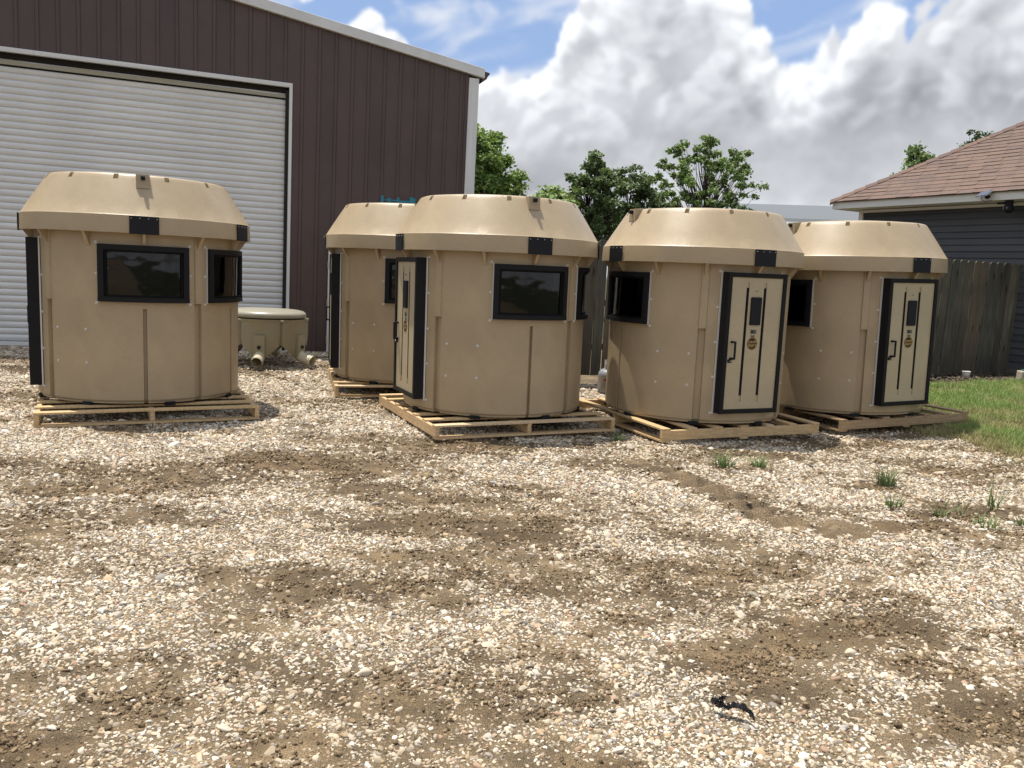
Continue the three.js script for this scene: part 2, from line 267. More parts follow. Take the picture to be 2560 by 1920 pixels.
{
  const span = (a, b, st) => { const l = []; for (let v = a; v < b - st / 2; v += st) l.push(v); return l; };
  const xs = [-400, -150, -60, -30, -18, ...span(-12, -4.5, 0.08), ...span(-4.5, 4.8, 0.034), ...span(4.8, 10, 0.08), 10, 14, 20, 35, 70, 160, 400];
  const zs = [-500, -200, -90, -50, -30, -20, -16, ...span(-14, -7.5, 0.07), ...span(-7.5, -1.6, 0.034), -1.6, -1, 0, 3, 8, 20, 60, 200].sort((a, b) => a - b);
  const pos = [], col = [], uv = [], idx = [], nx = xs.length;
  for (const z of zs) for (const x of xs) {
    const m = mudAt(x, z), l = lawnAt(x, z), n = fb2(x * 3, z * 3, 3);
    pos.push(x, groundY(x, z), z); uv.push(x * 1.15, -z * 1.15);
    let c = [lerp(0.54, 0.35, m), lerp(0.42, 0.24, m), lerp(0.265, 0.125, m)];
    const tr = 1 - sst(trackAt(x, z)[0], 0.1, 0.2); c = c.map((v, i) => lerp(v, [0.56, 0.42, 0.26][i], tr * 0.8));
    const wet = sst(n + 0.4 * fb2(x * 9, z * 9, 2), 0.12, 0.36) * m; c = c.map((v) => v * (1 - 0.38 * wet));
    const soil = [0.26, 0.24, 0.11]; c = c.map((v, i) => lerp(v, soil[i], l));
    const far = Math.max(sst(Math.abs(x), 12, 20), sst(-z, 15, 20)); c = c.map((v, i) => lerp(v, [0.09, 0.115, 0.04][i], far));
    const litter = z < -8 && x > 4.8 ? 1 - sst(fenceDist(x, z) + 0.14 * n, 0.95, 1.2) : 0; c = c.map((v, i) => lerp(v, [0.07, 0.055, 0.04][i], litter));
    col.push(...c);
  }
  for (let j = 0; j < zs.length - 1; j++) for (let i = 0; i < nx - 1; i++) { const a = j * nx + i; idx.push(a, a + nx, a + nx + 1, a, a + nx + 1, a + 1); }
  const g = new THREE.BufferGeometry();
  g.setAttribute('position', new THREE.Float32BufferAttribute(pos, 3)); g.setAttribute('color', new THREE.Float32BufferAttribute(col, 3)); g.setAttribute('uv', new THREE.Float32BufferAttribute(uv, 2)); g.setIndex(idx); g.computeVertexNormals();
  const gm = std({ vertexColors: true, roughness: 0.96, map: dirtMap, bumpMap: dirtBump, bumpScale: 0.02 });
  structure(part(scene, 'ground', g, gm), 'ground');
}
// the fence line, used by the ground too
function fenceDist(x, z) { const ax = 0.1, az = -10.85, bx = 8.3, bz = -13.62, dx = bx - ax, dz = bz - az, t = clamp(((x - ax) * dx + (z - az) * dz) / (dx * dx + dz * dz), 0, 1); return Math.hypot(x - ax - t * dx, z - az - t * dz); }

// loose gravel and clods, lying on the ground sheet
{
  const rnd = rng(4242);
  const shapes = [];
  for (let k = 0; k < 9; k++) {
    const g = mergeVertices(new THREE.IcosahedronGeometry(1, k < 7 ? 1 : 2).deleteAttribute('normal').deleteAttribute('uv')), p = g.attributes.position;
    const sx = 0.75 + 0.6 * rnd(), sy = k > 6 ? 0.8 : 0.46 + 0.34 * rnd(), sz = 0.65 + 0.45 * rnd(), cut = [0, 1, 2].map(() => [V(rnd() - 0.5, rnd() - 0.3, rnd() - 0.5).normalize(), 0.55 + 0.3 * rnd()]);
    for (let i = 0; i < p.count; i++) {
      const v = V(p.getX(i), p.getY(i), p.getZ(i)), r = 1 + 0.42 * n3(v.x * 1.2 + k * 9, v.y * 1.2, v.z * 1.2) + (k > 6 ? 0.8 : 0.22) * n3(v.x * 2.7 + k, v.y * 2.7, v.z * 2.7);
      v.multiplyScalar(r); for (const [n, dd] of cut) { const o = v.dot(n) - dd; if (o > 0) v.addScaledVector(n, -o * 0.85); }         // broken faces
      p.setXYZ(i, v.x * sx, v.y * sy, v.z * sz);
    }
    g.computeVertexNormals(); shapes.push(k % 2 ? toCreasedNormals(g, 0.55) : g);
  }
  const stoneCols = [[0.58, 0.495, 0.375], [0.64, 0.575, 0.465], [0.51, 0.425, 0.31], [0.47, 0.415, 0.34], [0.60, 0.525, 0.40], [0.41, 0.325, 0.22], [0.33, 0.30, 0.265], [0.68, 0.63, 0.54], [0.47, 0.35, 0.215], [0.24, 0.22, 0.195], [0.38, 0.25, 0.17], [0.72, 0.68, 0.60]];
  const lists = shapes.map(() => ({ m: [], c: [] }));
  const mtx = new THREE.Matrix4(), q = new THREE.Quaternion(), e = new THREE.Euler(), sv = new THREE.Vector3(), pv = new THREE.Vector3();
  const put = (k, x, z, r, sink, c, tilt) => {
    e.set((rnd() - 0.5) * tilt, rnd() * 6.283, (rnd() - 0.5) * tilt); q.setFromEuler(e); sv.set(r * (0.75 + 0.5 * rnd()), r * (0.75 + 0.45 * rnd()), r * (0.75 + 0.5 * rnd()));
    pv.set(x, groundY(x, z) + r * sink, z); mtx.compose(pv, q, sv); lists[k].m.push(...mtx.elements); lists[k].c.push(...c);
  };
  for (let z = -1.75; z > -13.6;) {
    const d = -z, c = 0.0088 + 0.0015 * d, half = 0.66 * d + 0.9;
    for (let x = -half; x < half; x += c) {
      const px = x + (rnd() - 0.5) * c, pz = z + (rnd() - 0.5) * c;
      const wallD = (px + 7.437) * 0.358 + (pz + 11.792) * 0.934; if (wallD < 0.04) continue;
      if (pz < -11 && px > 0.1 && (pz + 10.85) * 0.9475 + (px - 0.1) * 0.32 < 0.05) continue;
      const l = lawnAt(px, pz); if (rnd() < l * 1.3) continue;
      const m = mudAt(px, pz), u = rnd(), thin = n3(px * 3.1 + 40, 1.5, pz * 3.1) + 0.6 * n3(px * 9, 7.5, pz * 9);
      if (u < 0.12 + 0.84 * sst(m + 0.3 * thin, 0.02, 0.8)) {
        const cl = n3(px * 4.1, 9.5, pz * 5.3) + 0.5 * n3(px * 13, 3.5, pz * 15);
        if (m > 0.36 && trackAt(px, pz)[0] > 0.16 && rnd() < 0.1 + 0.75 * sst(cl, 0.0, 0.4)) { const w = 0.5 + 0.55 * rnd(); put(7 + (rnd() < 0.5 ? 1 : 0), px, pz, (0.0035 + 0.0105 * rnd() * rnd()) * (0.8 + d * 0.1), 0.25, [0.26 * w, 0.185 * w, 0.105 * w], 3); }
        continue;
      }
      const v = rnd(), big = v > 0.9985 ? 2.3 + rnd() * 0.9 : v > 0.978 ? 1.65 + 0.5 * rnd() : v > 0.82 ? 1.15 + 0.4 * rnd() : 0.42 + 0.55 * rnd();
      const r = c * 0.62 * big;
      const k = Math.floor(rnd() * 7), base = stoneCols[Math.floor(Math.pow(rnd(), 1.35) * stoneCols.length * 0.999)], w = 0.75 + 0.4 * rnd(), dirty = clamp(m * 0.6 + 0.3 * rnd() * rnd(), 0, 0.8);
      put(k, px, pz, r, 0.1 - 0.35 * m - 0.1 * rnd(), base.map((b, i) => lerp(b * w, [0.31, 0.23, 0.135][i], dirty)), 1.3);
    }
    z -= c;
  }
  const stuff = new THREE.Group(); stuff.name = 'gravel'; stuff.userData = { kind: 'stuff', label: 'loose cream and white gravel spread over the dirt yard', category: 'gravel' }; scene.add(stuff);
  const sm = std({ color: 0xffffff, roughness: 0.9 });
  let total = 0;
  lists.forEach((L, k) => {
    const n = L.m.length / 16; total += n;
    const im = new THREE.InstancedMesh(shapes[k], sm, n); im.name = 'pebbles'; im.instanceMatrix.array.set(L.m); im.instanceColor = new THREE.InstancedBufferAttribute(new Float32Array(L.c), 3); im.castShadow = im.receiveShadow = true; stuff.add(im);
  });
  console.log('gravel', total);
}

// ------------------------------------------------------------------ metal workshop (local x along the gable wall, z out of it)
{
  const g = thing('metal_workshop', 'dark brown ribbed metal workshop with a large white roll-up door', 'building');
  g.position.set(-7.437, 0, -11.792); g.rotation.y = 21 * R;
  const peak = -2, roofY = (s) => 5.2 + 0.153 * (3.55 - (s < peak ? 2 * peak - s : s));   // underside of the rake trim
  const doorL = -2.25, doorR = 3.98, doorT = 4.08, pitch = 0.2585, first = 0.346 - pitch * 45, west = -11, east = 6.9;
  // one ribbed sheet panel per seam pitch
  const profile = (a, b) => { const e = b - 0.062, o = 0.014; return [[a, 0], [e, 0], [e + 0.012, 0.016], [e + 0.05, 0.016], [b, 0]].filter(([s]) => s >= a && s <= b).map(([s, z]) => [s, z + o]); };
  for (let k = 0; ; k++) {
    let a = first + k * pitch, b = a + pitch; if (a > east) break; if (b < west) continue;
    a = Math.max(a, west); b = Math.min(b, east);
    const pr = profile(a, b); if (pr.length < 2) continue; if (pr[pr.length - 1][0] < b) pr.push([b, 0.014]);
    const overDoor = b > doorL - 0.05 && a < doorR + 0.05, base = overDoor ? doorT + 0.03 : -0.08;
    const us = pr.map((_, i) => i), vs = [0, 1];
    const spans = [[base, null]];
    for (const [y0] of spans) {
      const geo = gridGeo(us, vs, (i, v) => { const [s, z] = pr[i]; const aa = overDoor && a < doorR && b > doorR + 0.05 ? s : s; return [aa, v ? roofY(s) : y0, z]; }, (i, v) => [pr[i][0] + k * 0.37, (v ? roofY(pr[i][0]) : y0)], null, 0.3);
      part(g, 'siding_panel', geo, k % 3 === 1 ? M.wall2 : M.wall);
    }
    // the panel that straddles the right jamb also runs down beside the door
    if (overDoor && b > doorR + 0.03) {
      const p2 = pr.map(([s, z]) => [Math.max(s, doorR + 0.045), z]);
      part(g, 'siding_panel', gridGeo(us, vs, (i, v) => [p2[i][0], v ? doorT + 0.03 : -0.08, p2[i][1]], (i, v) => [p2[i][0], v * 4], null, 0.3), M.wall);
    }
  }
  // self-drilling screws in rows on the panels beside the door
  const screws = [];
  for (let k = 60; k < 71; k++) for (const y of [0.25, 1.35, 2.45, 3.55, 4.3]) { const s = first + k * pitch - 0.09; if (s > doorR + 0.1 && s < east) { const c = new THREE.CylinderGeometry(0.007, 0.009, 0.008, 6); c.rotateX(Math.PI / 2); c.translate(s, y, 0.018); screws.push(c); } }
  part(g, 'panel_screws', join(screws), M.wall2).userData.kind = 'stuff';
  // roll-up door, one curved slat at a time
  const H = 0.0945, sp_ = 42, slatGeo = (() => { const ys = [], n = 7; const pts = []; for (let i = 0; i <= n; i++) { const t = i / n; pts.push([t * H, t < 0.12 ? -0.012 + 0.012 * (t / 0.12) : 0.013 * Math.sin(Math.PI * Math.min(1, (t - 0.06) / 0.94)) * 0.9 + (t > 0.93 ? -0.008 : 0)]); } return gridGeo([doorL, doorR], pts.map((_, i) => i), (s, i) => [s, pts[i][0], pts[i][1]], (s, i) => [s, pts[i][0]], null, 0.9); })();
  for (let k = 0; k < sp_; k++) { const o = part(g, 'door_slat', slatGeo, k % 4 === 2 || k % 7 === 3 ? M.slat2 : M.slat); o.position.set(0, 0.075 + k * H, -0.09 + 0.0015 * Math.sin(k * 2.3)); }
  part(g, 'door_bottom_bar', box(doorR - doorL, 0.062, 0.05, (doorL + doorR) / 2, 0.036, -0.09, 0.006), M.slat2);
  part(g, 'door_bottom_seal', box(doorR - doorL, 0.03, 0.03, (doorL + doorR) / 2, -0.005, -0.085), M.dark);
  // opening: jamb returns, header, weather seal
  part(g, 'door_track', box(0.05, 4.1, 0.11, doorR - 0.005, 2.02, -0.075), M.dark);
  part(g, 'door_track', box(0.05, 4.1, 0.11, doorL + 0.005, 2.02, -0.075), M.dark);
  part(g, 'door_recess', box(doorR - doorL + 0.2, 4.5, 0.04, (doorL + doorR) / 2, 2.1, -0.2), M.dark);
  part(g, 'door_trim', box(0.046, 4.2, 0.07, doorR + 0.043, 2.02, 0.012, 0.004), M.trim);
  part(g, 'door_trim', box(0.046, 4.2, 0.07, doorL - 0.043, 2.02, 0.012, 0.004), M.trim);
  part(g, 'door_header_trim', box(2.8, 0.062, 0.07, doorL + 1.4 - 0.02, doorT + 0.061, 0.014, 0.004), M.trim);
  part(g, 'door_header_trim', box(doorR - doorL - 2.8 + 0.086, 0.062, 0.066, (doorL + 2.783 + doorR + 0.064) / 2, doorT + 0.061, 0.014, 0.004), M.trim);
  const us = []; for (let i = 0; i <= 90; i++) us.push(lerp(doorL, doorR - 0.03, i / 90));
  part(g, 'header_weatherstrip', gridGeo(us, [0, 0.5, 1], (s, v) => [s, 3.955 + v * (0.062 + 0.02 * n3(s * 1.3, 0.4, 0) + 0.009 * n3(s * 5, 1.4, 0) - 0.018 * sst(s, 2.2, 3.9)), -0.05 + 0.014 * v * n3(s * 2.1, 5, 1)], null, null, 1.2), M.seal);
  part(g, 'header_gap', box(doorR - doorL, 0.3, 0.03, (doorL + doorR) / 2, doorT - 0.02, -0.10), M.dark);
  // corner, rake, eave gutter end
  part(g, 'corner_trim', box(0.172, 4.72, 0.035, 6.985, 2.27, 0.03, 0.006), M.trim);
  part(g, 'corner_trim_lap', box(0.176, 0.012, 0.037, 6.985, 2.80, 0.031), M.trim);
  part(g, 'side_wall', box(0.04, 4.7, 16, 7.03, 2.27, -8.01), M.wall2);
  const rake = (x0, x1) => { const y0 = roofY(x0), y1 = roofY(x1), sh = new THREE.Shape([new THREE.Vector2(x0, y0), new THREE.Vector2(x1, y1), new THREE.Vector2(x1, y1 + 0.145), new THREE.Vector2(x0, y0 + 0.145)]); const e = new THREE.ExtrudeGeometry(sh, { depth: 0.1, bevelEnabled: true, bevelSize: 0.004, bevelThickness: 0.004, bevelSegments: 1 }); e.translate(0, 0, -0.02); return boxUV(e); };
  part(g, 'rake_trim', rake(peak, 2.52), M.trim); part(g, 'rake_trim', rake(2.532, 7.15), M.trim); part(g, 'rake_trim', rake(west - 0.2, peak), M.trim);
  for (const [x0, x1] of [[peak, 7.2], [peak, west - 0.2]]) { const sh = new THREE.Shape([new THREE.Vector2(x0, roofY(x0) + 0.07), new THREE.Vector2(x1, roofY(x1) + 0.07), new THREE.Vector2(x1, roofY(x1) + 0.13), new THREE.Vector2(x0, roofY(x0) + 0.13)]); const e = new THREE.ExtrudeGeometry(sh, { depth: 16, bevelEnabled: false }); e.translate(0, 0, -16.03); part(g, 'roof', boxUV(e), M.metalRoof); }
  { const sh = new THREE.Shape(); sh.moveTo(0, 0.115); sh.lineTo(0.11, 0.095); sh.lineTo(0.115, 0.075); sh.quadraticCurveTo(0.075, 0.04, 0.06, -0.01); sh.lineTo(-0.03, -0.08); sh.lineTo(-0.03, 0.115); const e = new THREE.ExtrudeGeometry(sh, { depth: 16, bevelEnabled: false }); e.translate(7.155, 4.66, -16.0); part(g, 'gutter', e, M.wall); }
  // walk-in door with white frame, half hidden
  const wd = part(g, 'walk_door', box(0.86, 1.72, 0.03, 5.15, 0.8, 0.05), M.trim);
  part(wd, 'door_jamb', box(0.05, 1.79, 0.06, 4.675, 0.825, 0.05, 0.004), M.fascia);
  part(wd, 'door_jamb', box(0.05, 1.79, 0.06, 5.625, 0.825, 0.05, 0.004), M.fascia);
  part(wd, 'door_head', box(1.0, 0.05, 0.06, 5.15, 1.7455, 0.05, 0.004), M.fascia);
  for (const y of [1.41, 0.8, 0.2]) part(wd, 'hinge', box(0.022, 0.12, 0.03, 4.647, y, 0.07, 0.003), M.steel);
}
// concrete strip under the workshop door
{
  const o = part(scene, 'door_sill', boxUV(box(11.0, 0.16, 0.34, 1.4, -0.085, 0.1)), M.concrete); o.position.set(-7.437, 0, -11.792); o.rotation.y = 21 * R; structure(o, 'concrete_apron');
}
// painter's tape left on the workshop wall
{
  const t = thing('painters_tape', 'teal masking tape strips stuck on the brown metal wall', 'tape');
  t.position.set(-7.437, 0, -11.792); t.rotation.y = 21 * R;
  for (const [s, y0, y1, w] of [[5.5, 2.3, 2.59, 0.042], [5.615, 2.3, 2.56, 0.05], [5.765, 2.3, 2.578, 0.042], [5.985, 2.3, 2.6, 0.055], [6.03, 2.3, 2.585, 0.05]]) part(t, 'tape_strip', box(w, y1 - y0, 0.002, s, (y0 + y1) / 2, s === 6.03 ? 0.0375 : 0.035), M.tape);
  const h = part(t, 'tape_strip', box(0.42, 0.022, 0.002, 5.76, 2.5, 0.039), M.tape); h.rotation.z = 0.004;
  part(t, 'tape_strip', box(0.2, 0.03, 0.002, 5.89, 2.492, 0.0415), M.tape);
}

// ------------------------------------------------------------------ house on the right (local x along its wall towards the camera, z out of the wall)
{
  const g = thing('grey_house', 'house with dark slate lap siding, white eave and brown shingle hip roof', 'house');
  g.position.set(6.661, 0, -16.528); g.rotation.y = -62.95 * R;
  const len = 9, yB = 0.33, yT = 3.0, ex = 0.112, rnd = rng(31);
  part(g, 'wall_core', box(len, 3.1, 0.1, len / 2, 1.45, -0.09), M.dark);
  part(g, 'far_wall', box(0.1, 3.1, 7, -0.0, 1.45, -3.55), M.siding2);
  const lap = (L) => { const sh = new THREE.Shape([new THREE.Vector2(0, 0), new THREE.Vector2(0.024, 0.0), new THREE.Vector2(0.022, 0.012), new THREE.Vector2(0.004, ex - 0.001), new THREE.Vector2(0, ex - 0.001)]); const e = new THREE.ExtrudeGeometry(sh, { depth: L, bevelEnabled: false }); e.rotateY(-Math.PI / 2); e.translate(L, 0, 0); e.scale(1, 1, 1); return boxUV(e); };
  const full = lap(len - 0.1);
  for (let k = 0; yB + k * ex < yT - 0.02; k++) { const o = part(g, 'siding_board', full, k % 3 === 1 ? M.siding2 : M.siding); o.position.set(0.095, yB + k * ex, -0.038); o.scale.z = 1; }
  part(g, 'corner_board', box(0.09, 2.72, 0.05, 0.045, 1.66, -0.015, 0.003), M.fascia);
  part(g, 'frieze_board', box(len, 0.05, 0.03, len / 2, 2.995, 0.0, 0.003), M.fascia);
  part(g, 'foundation', boxUV(box(len, 0.4, 0.1, len / 2, 0.13, -0.07)), M.concrete);
  const o = 0.36;
  part(g, 'soffit', box(len + o, 0.02, o + 0.1, (len - o) / 2, 3.045, o / 2 - 0.05), M.fascia);
  part(g, 'soffit', box(o, 0.02, 7, -o / 2, 3.046, -3.56), M.fascia);
  part(g, 'fascia_board', box(len + o, 0.145, 0.025, (len - o) / 2, 3.108, o - 0.012, 0.003), M.fascia);
  part(g, 'fascia_board', box(0.025, 0.145, 7 + o, -o + 0.012, 3.109, (o - 7) / 2 - 0.026, 0.003), M.fascia);
  // hip roof: front slope shingled piece by piece up to the hip, far slope as one sheet
  const tp = 8 / 12, ang = Math.atan(tp), rows = 27, expo = 0.143, tab = 0.3, y0 = 3.17, z0 = o + 0.035, x0 = -o - 0.035;
  const slope = part(g, 'roof_deck', gridGeo([0, 1], [0, 1], (u, v) => [v ? lerp(x0 + 4, len, u) : lerp(x0, len, u), y0 - 0.012 + v * 4 * tp, z0 - v * 4], null, null, 0), shingle[2]);
  const cand = [];
  for (let k = 0; k < rows; k++) {
    const s0 = k * expo, h = s0 * Math.cos(ang), off = ((k * 0.61) % 1) * tab;
    for (let x = x0 + h - off; x < 5.2; x += tab) {
      const xa = Math.max(x, x0 + h), xb = x + tab - 0.004; if (xb - xa < 0.02) continue;
      cand.push([k, xa, xb, Math.floor(rnd() * rnd() * 5 * 0.999 + rnd() * 0.8) % 5, rnd()]);
    }
  }
  const shingleGeo = (k, xa, xb, lift) => {
    const v0 = k * expo, v1 = v0 + expo * 1.06, cs = Math.cos(ang), sn = Math.sin(ang), t0 = 0.009 + lift * 0.006, t1 = 0.003;
    const P = (x, v, t) => [x, y0 + v * sn + t * cs, z0 - v * cs + t * sn];
    const xl = Math.max(xa, x0 + v1 * cs);                               // trimmed on the hip
    const q = [P(xa, v0, 0), P(xb, v0, 0), P(xb, v0, t0), P(xa, v0, t0), P(xl, v1, t1), P(Math.max(xb, xl), v1, t1)];
    const f = [0, 1, 2, 0, 2, 3, 3, 2, 5, 3, 5, 4, 0, 3, 4, 1, 5, 2], pos = [], uv = [];
    for (const i of f) { pos.push(...q[i]); uv.push(q[i][0], q[i][2] * 1.2); }
    const gg = new THREE.BufferGeometry(); gg.setAttribute('position', new THREE.Float32BufferAttribute(pos, 3)); gg.setAttribute('uv', new THREE.Float32BufferAttribute(uv, 2)); gg.computeVertexNormals(); return gg;
  };
  const seen = ([k, xa]) => xa - k * 0.02 < 4.4;
  const near = cand.filter(seen).slice(0, 300), rest = cand.filter((c) => !near.includes(c));
  for (const [k, xa, xb, mi, l] of near) part(g, 'shingle', shingleGeo(k, xa, xb, l > 0.55 ? 1 : 0), shingle[mi]);
  if (rest.length) { const r = part(g, 'upper_shingles', join(rest.map(([k, xa, xb, mi, l]) => shingleGeo(k, xa, xb, l > 0.55 ? 1 : 0))), shingle[0]); r.userData.kind = 'stuff'; }
  part(g, 'far_slope', gridGeo([0, 1], [0, 1], (u, v) => [x0 + v * 4, y0 - 0.012 + v * 4 * tp, v ? lerp(z0 - 4, -7, u) : lerp(z0, -7, u)], null, null, 0), shingle[0]);
  // hip cap shingles laid up the hip
  for (let k = 0; k < 24; k++) {
    const t0 = k * 0.145, t1 = t0 + 0.19, c = (t, e, n) => [x0 + t + e * 0.075, y0 + t * tp + n - Math.abs(e) * 0.05, z0 - t + e * 0.075];
    const A = c(t0, -1, 0.03), B = c(t0, 0, 0.05), Cc = c(t0, 1, 0.03), D = c(t1, -1, 0.012), E2 = c(t1, 0, 0.028), F = c(t1, 1, 0.012), A0 = c(t0, -1, 0.0), B0 = c(t0, 0, 0.01), C0 = c(t0, 1, 0.0);
    const pos = [A, B, E2, A, E2, D, B, Cc, F, B, F, E2, A0, B0, B, A0, B, A, B0, C0, Cc, B0, Cc, B, A0, A, D, Cc, C0, F].flat();
    const gg = new THREE.BufferGeometry(); gg.setAttribute('position', new THREE.Float32BufferAttribute(pos, 3)); gg.setAttribute('uv', new THREE.Float32BufferAttribute(pos.filter((_, i) => i % 3 !== 1), 2)); gg.computeVertexNormals();
    part(g, 'hip_shingle', gg, shingle[(k * 3) % 5 === 1 ? 3 : (k * 3) % 5]);
  }
}
// security camera and its solar panel under the eave
{
  const H2 = (o) => { o.position.set(6.661, 0, -16.528); o.rotation.y = -62.95 * R; return o; };
  const c = H2(thing('security_camera', 'black dome security camera hung under the white eave', 'camera'));
  const X = 3.17, Z = 0.25;
  part(c, 'mount', box(0.10, 0.1, 0.07, X, 2.985, Z, 0.01), M.rubber);
  const dome = new THREE.SphereGeometry(0.075, 20, 14); dome.scale(1, 0.95, 1); dome.translate(X, 2.9, Z); part(c, 'dome', dome, M.rubber);
  part(c, 'antenna_arm', box(0.15, 0.035, 0.03, X - 0.13, 2.995, Z, 0.008), M.rubber);
  for (const dx of [-0.06, 0.07]) part(c, 'antenna', box(0.012, 0.12, 0.012, X + dx, 2.965, Z + 0.03, 0.003), M.rubber);
  for (const dx of [-0.028, 0.028]) for (const dy of [0.012, -0.014]) { const s = new THREE.SphereGeometry(0.009, 8, 6); s.translate(X + dx - 0.02, 2.905 + dy, Z + 0.07); part(c, 'lamp', s, M.lens); }
  const s = H2(thing('solar_panel', 'small tilted solar panel fixed to the white fascia board', 'solar panel'));
  const p = part(s, 'panel', box(0.2, 0.012, 0.17, 0, 0, 0, 0.003), M.solar); p.position.set(2.86, 3.14, 0.47); p.rotation.set(0.55, 0, 0.1);
  part(p, 'panel_frame', box(0.21, 0.008, 0.18, 0, -0.008, 0, 0.003), M.steel);
  const b = new THREE.SphereGeometry(0.035, 14, 10); b.translate(2.89, 3.09, 0.42); part(s, 'ball_mount', b, M.rubber);
  part(s, 'arm', tube([V(2.87, 3.115, 0.46), V(2.89, 3.09, 0.36)], 0.018, 0.018, 8), M.rubber);
  part(s, 'cable', tube([V(2.79, 3.10, 0.43), V(2.80, 3.04, 0.43), V(2.86, 3.02, 0.41), V(2.95, 3.03, 0.37)], 0.005, 0.005, 5), M.rubber);
}
// low metal-roofed shed far behind
{
  const g = thing('metal_shed', 'distant low shed with a pale grey metal roof', 'shed');
  g.position.set(10.6, 0, -31); g.rotation.y = -16 * R;
  part(g, 'wall', boxUV(box(9, 3.7, 6, 1.8, 1.85, -3)), M.siding);
  const sh = new THREE.Shape([new THREE.Vector2(0.3, 3.85), new THREE.Vector2(0.3, 3.95), new THREE.Vector2(-6.2, 5.05), new THREE.Vector2(-6.2, 4.95)]);
  const e = new THREE.ExtrudeGeometry(sh, { depth: 9.4, bevelEnabled: false }); e.rotateY(-Math.PI / 2); e.translate(6.5, 0, 0); part(g, 'roof', boxUV(e), M.metalRoof);
  part(g, 'eave_trim', box(9.4, 0.12, 0.05, 1.8, 3.9, 0.34), M.white);
}

// ------------------------------------------------------------------ board fence
{
  const g = thing('board_fence', 'weathered grey dog-ear board fence running to the house', 'fence');
  const ax = 0.1, az = -10.85, bx = 8.3, bz = -13.62, L = Math.hypot(bx - ax, bz - az), dir = Math.atan2(-(bz - az), bx - ax), rnd = rng(88);
  g.position.set(ax, 0, az); g.rotation.y = dir;
  const w = 0.138, variants = [0, 1, 2].map((k) => { const c = 0.03, hh = 1.83; const sh = new THREE.Shape([new THREE.Vector2(-w / 2, 0), new THREE.Vector2(w / 2, 0), new THREE.Vector2(w / 2, hh - c), new THREE.Vector2(w / 2 - c, hh), new THREE.Vector2(-w / 2 + c, hh), new THREE.Vector2(-w / 2, hh - c)]); const e = new THREE.ExtrudeGeometry(sh, { depth: 0.017, bevelEnabled: true, bevelSize: 0.0015, bevelThickness: 0.0015, bevelSegments: 1 }); return boxUV(e); });
  let k = 0;
  for (let s = 0.02; s < L - 0.05; s += w + 0.008 + 0.01 * rnd(), k++) {
    const x = ax + Math.cos(dir) * s, z = az - Math.sin(dir) * s, o = part(g, 'board', variants[k % 3], greyWood[Math.floor(rnd() * 5)]);
    o.position.set(s, lerp(0.12, 0.195, sst(s, 3, 7)) + 0.012 * (rnd() - 0.5), 0.016 * (rnd() - 0.5)); o.rotation.y = 0.05 * (rnd() - 0.5); o.rotation.z = 0.006 * (rnd() - 0.5) - 0.012 * sst(s, 4, 8);
  }
  for (const y of [0.45, 1.05, 1.65]) part(g, 'rail', box(L, 0.085, 0.036, L / 2, y + 0.06, -0.024), greyWood[2]);
  for (let s = 0.4; s < L; s += 2.3) part(g, 'post', box(0.09, 2.0, 0.09, s, 0.95, -0.09), greyWood[2]);
}

// ------------------------------------------------------------------ moulded hunting blinds
function logoTexture() {
  const c = document.createElement('canvas'); c.width = c.height = 256; const x = c.getContext('2d');
  x.fillStyle = '#7d5a1c'; x.fillRect(0, 0, 256, 256);
  x.fillStyle = '#150e06'; x.beginPath(); x.arc(128, 128, 122, 0, 7); x.fill();
  x.strokeStyle = '#a87b2a'; x.lineWidth = 6; x.beginPath(); x.arc(128, 128, 116, 0, 7); x.stroke();
  x.fillStyle = '#cda45a'; x.textAlign = 'center'; x.textBaseline = 'middle'; x.font = 'italic bold 74px serif';
  x.save(); x.translate(128, 92); x.rotate(-0.06); x.fillText('Uncle', 0, 0); x.restore();
  x.save(); x.translate(126, 160); x.rotate(-0.06); x.fillText("Dan's", 0, 0); x.restore();
  x.fillStyle = '#8a6a2c'; for (const d of [-30, 0, 30]) x.fillRect(118 + d, 206, 20, 12);
  const t = new THREE.CanvasTexture(c); t.colorSpace = THREE.SRGBColorSpace; return t;
}
function plateTexture() {
  const c = document.createElement('canvas'); c.width = 128; c.height = 64; const x = c.getContext('2d');
  x.fillStyle = '#4a463c'; x.fillRect(0, 0, 128, 64); x.fillStyle = '#2c2822'; x.fillRect(6, 6, 66, 52); x.fillStyle = '#6d675a'; for (let i = 0; i < 4; i++) x.fillRect(80, 9 + i * 13, 40 - (i % 2) * 10, 5);
  const t = new THREE.CanvasTexture(c); t.colorSpace = THREE.SRGBColorSpace; return t;
}
const RB = 0.888, WINS = [89, 149, -149, -89], WIDE = [31.5, -31.5, 119, -119, 180];
const wrap = (t) => ((t + 180) % 360 + 360) % 360 - 180;
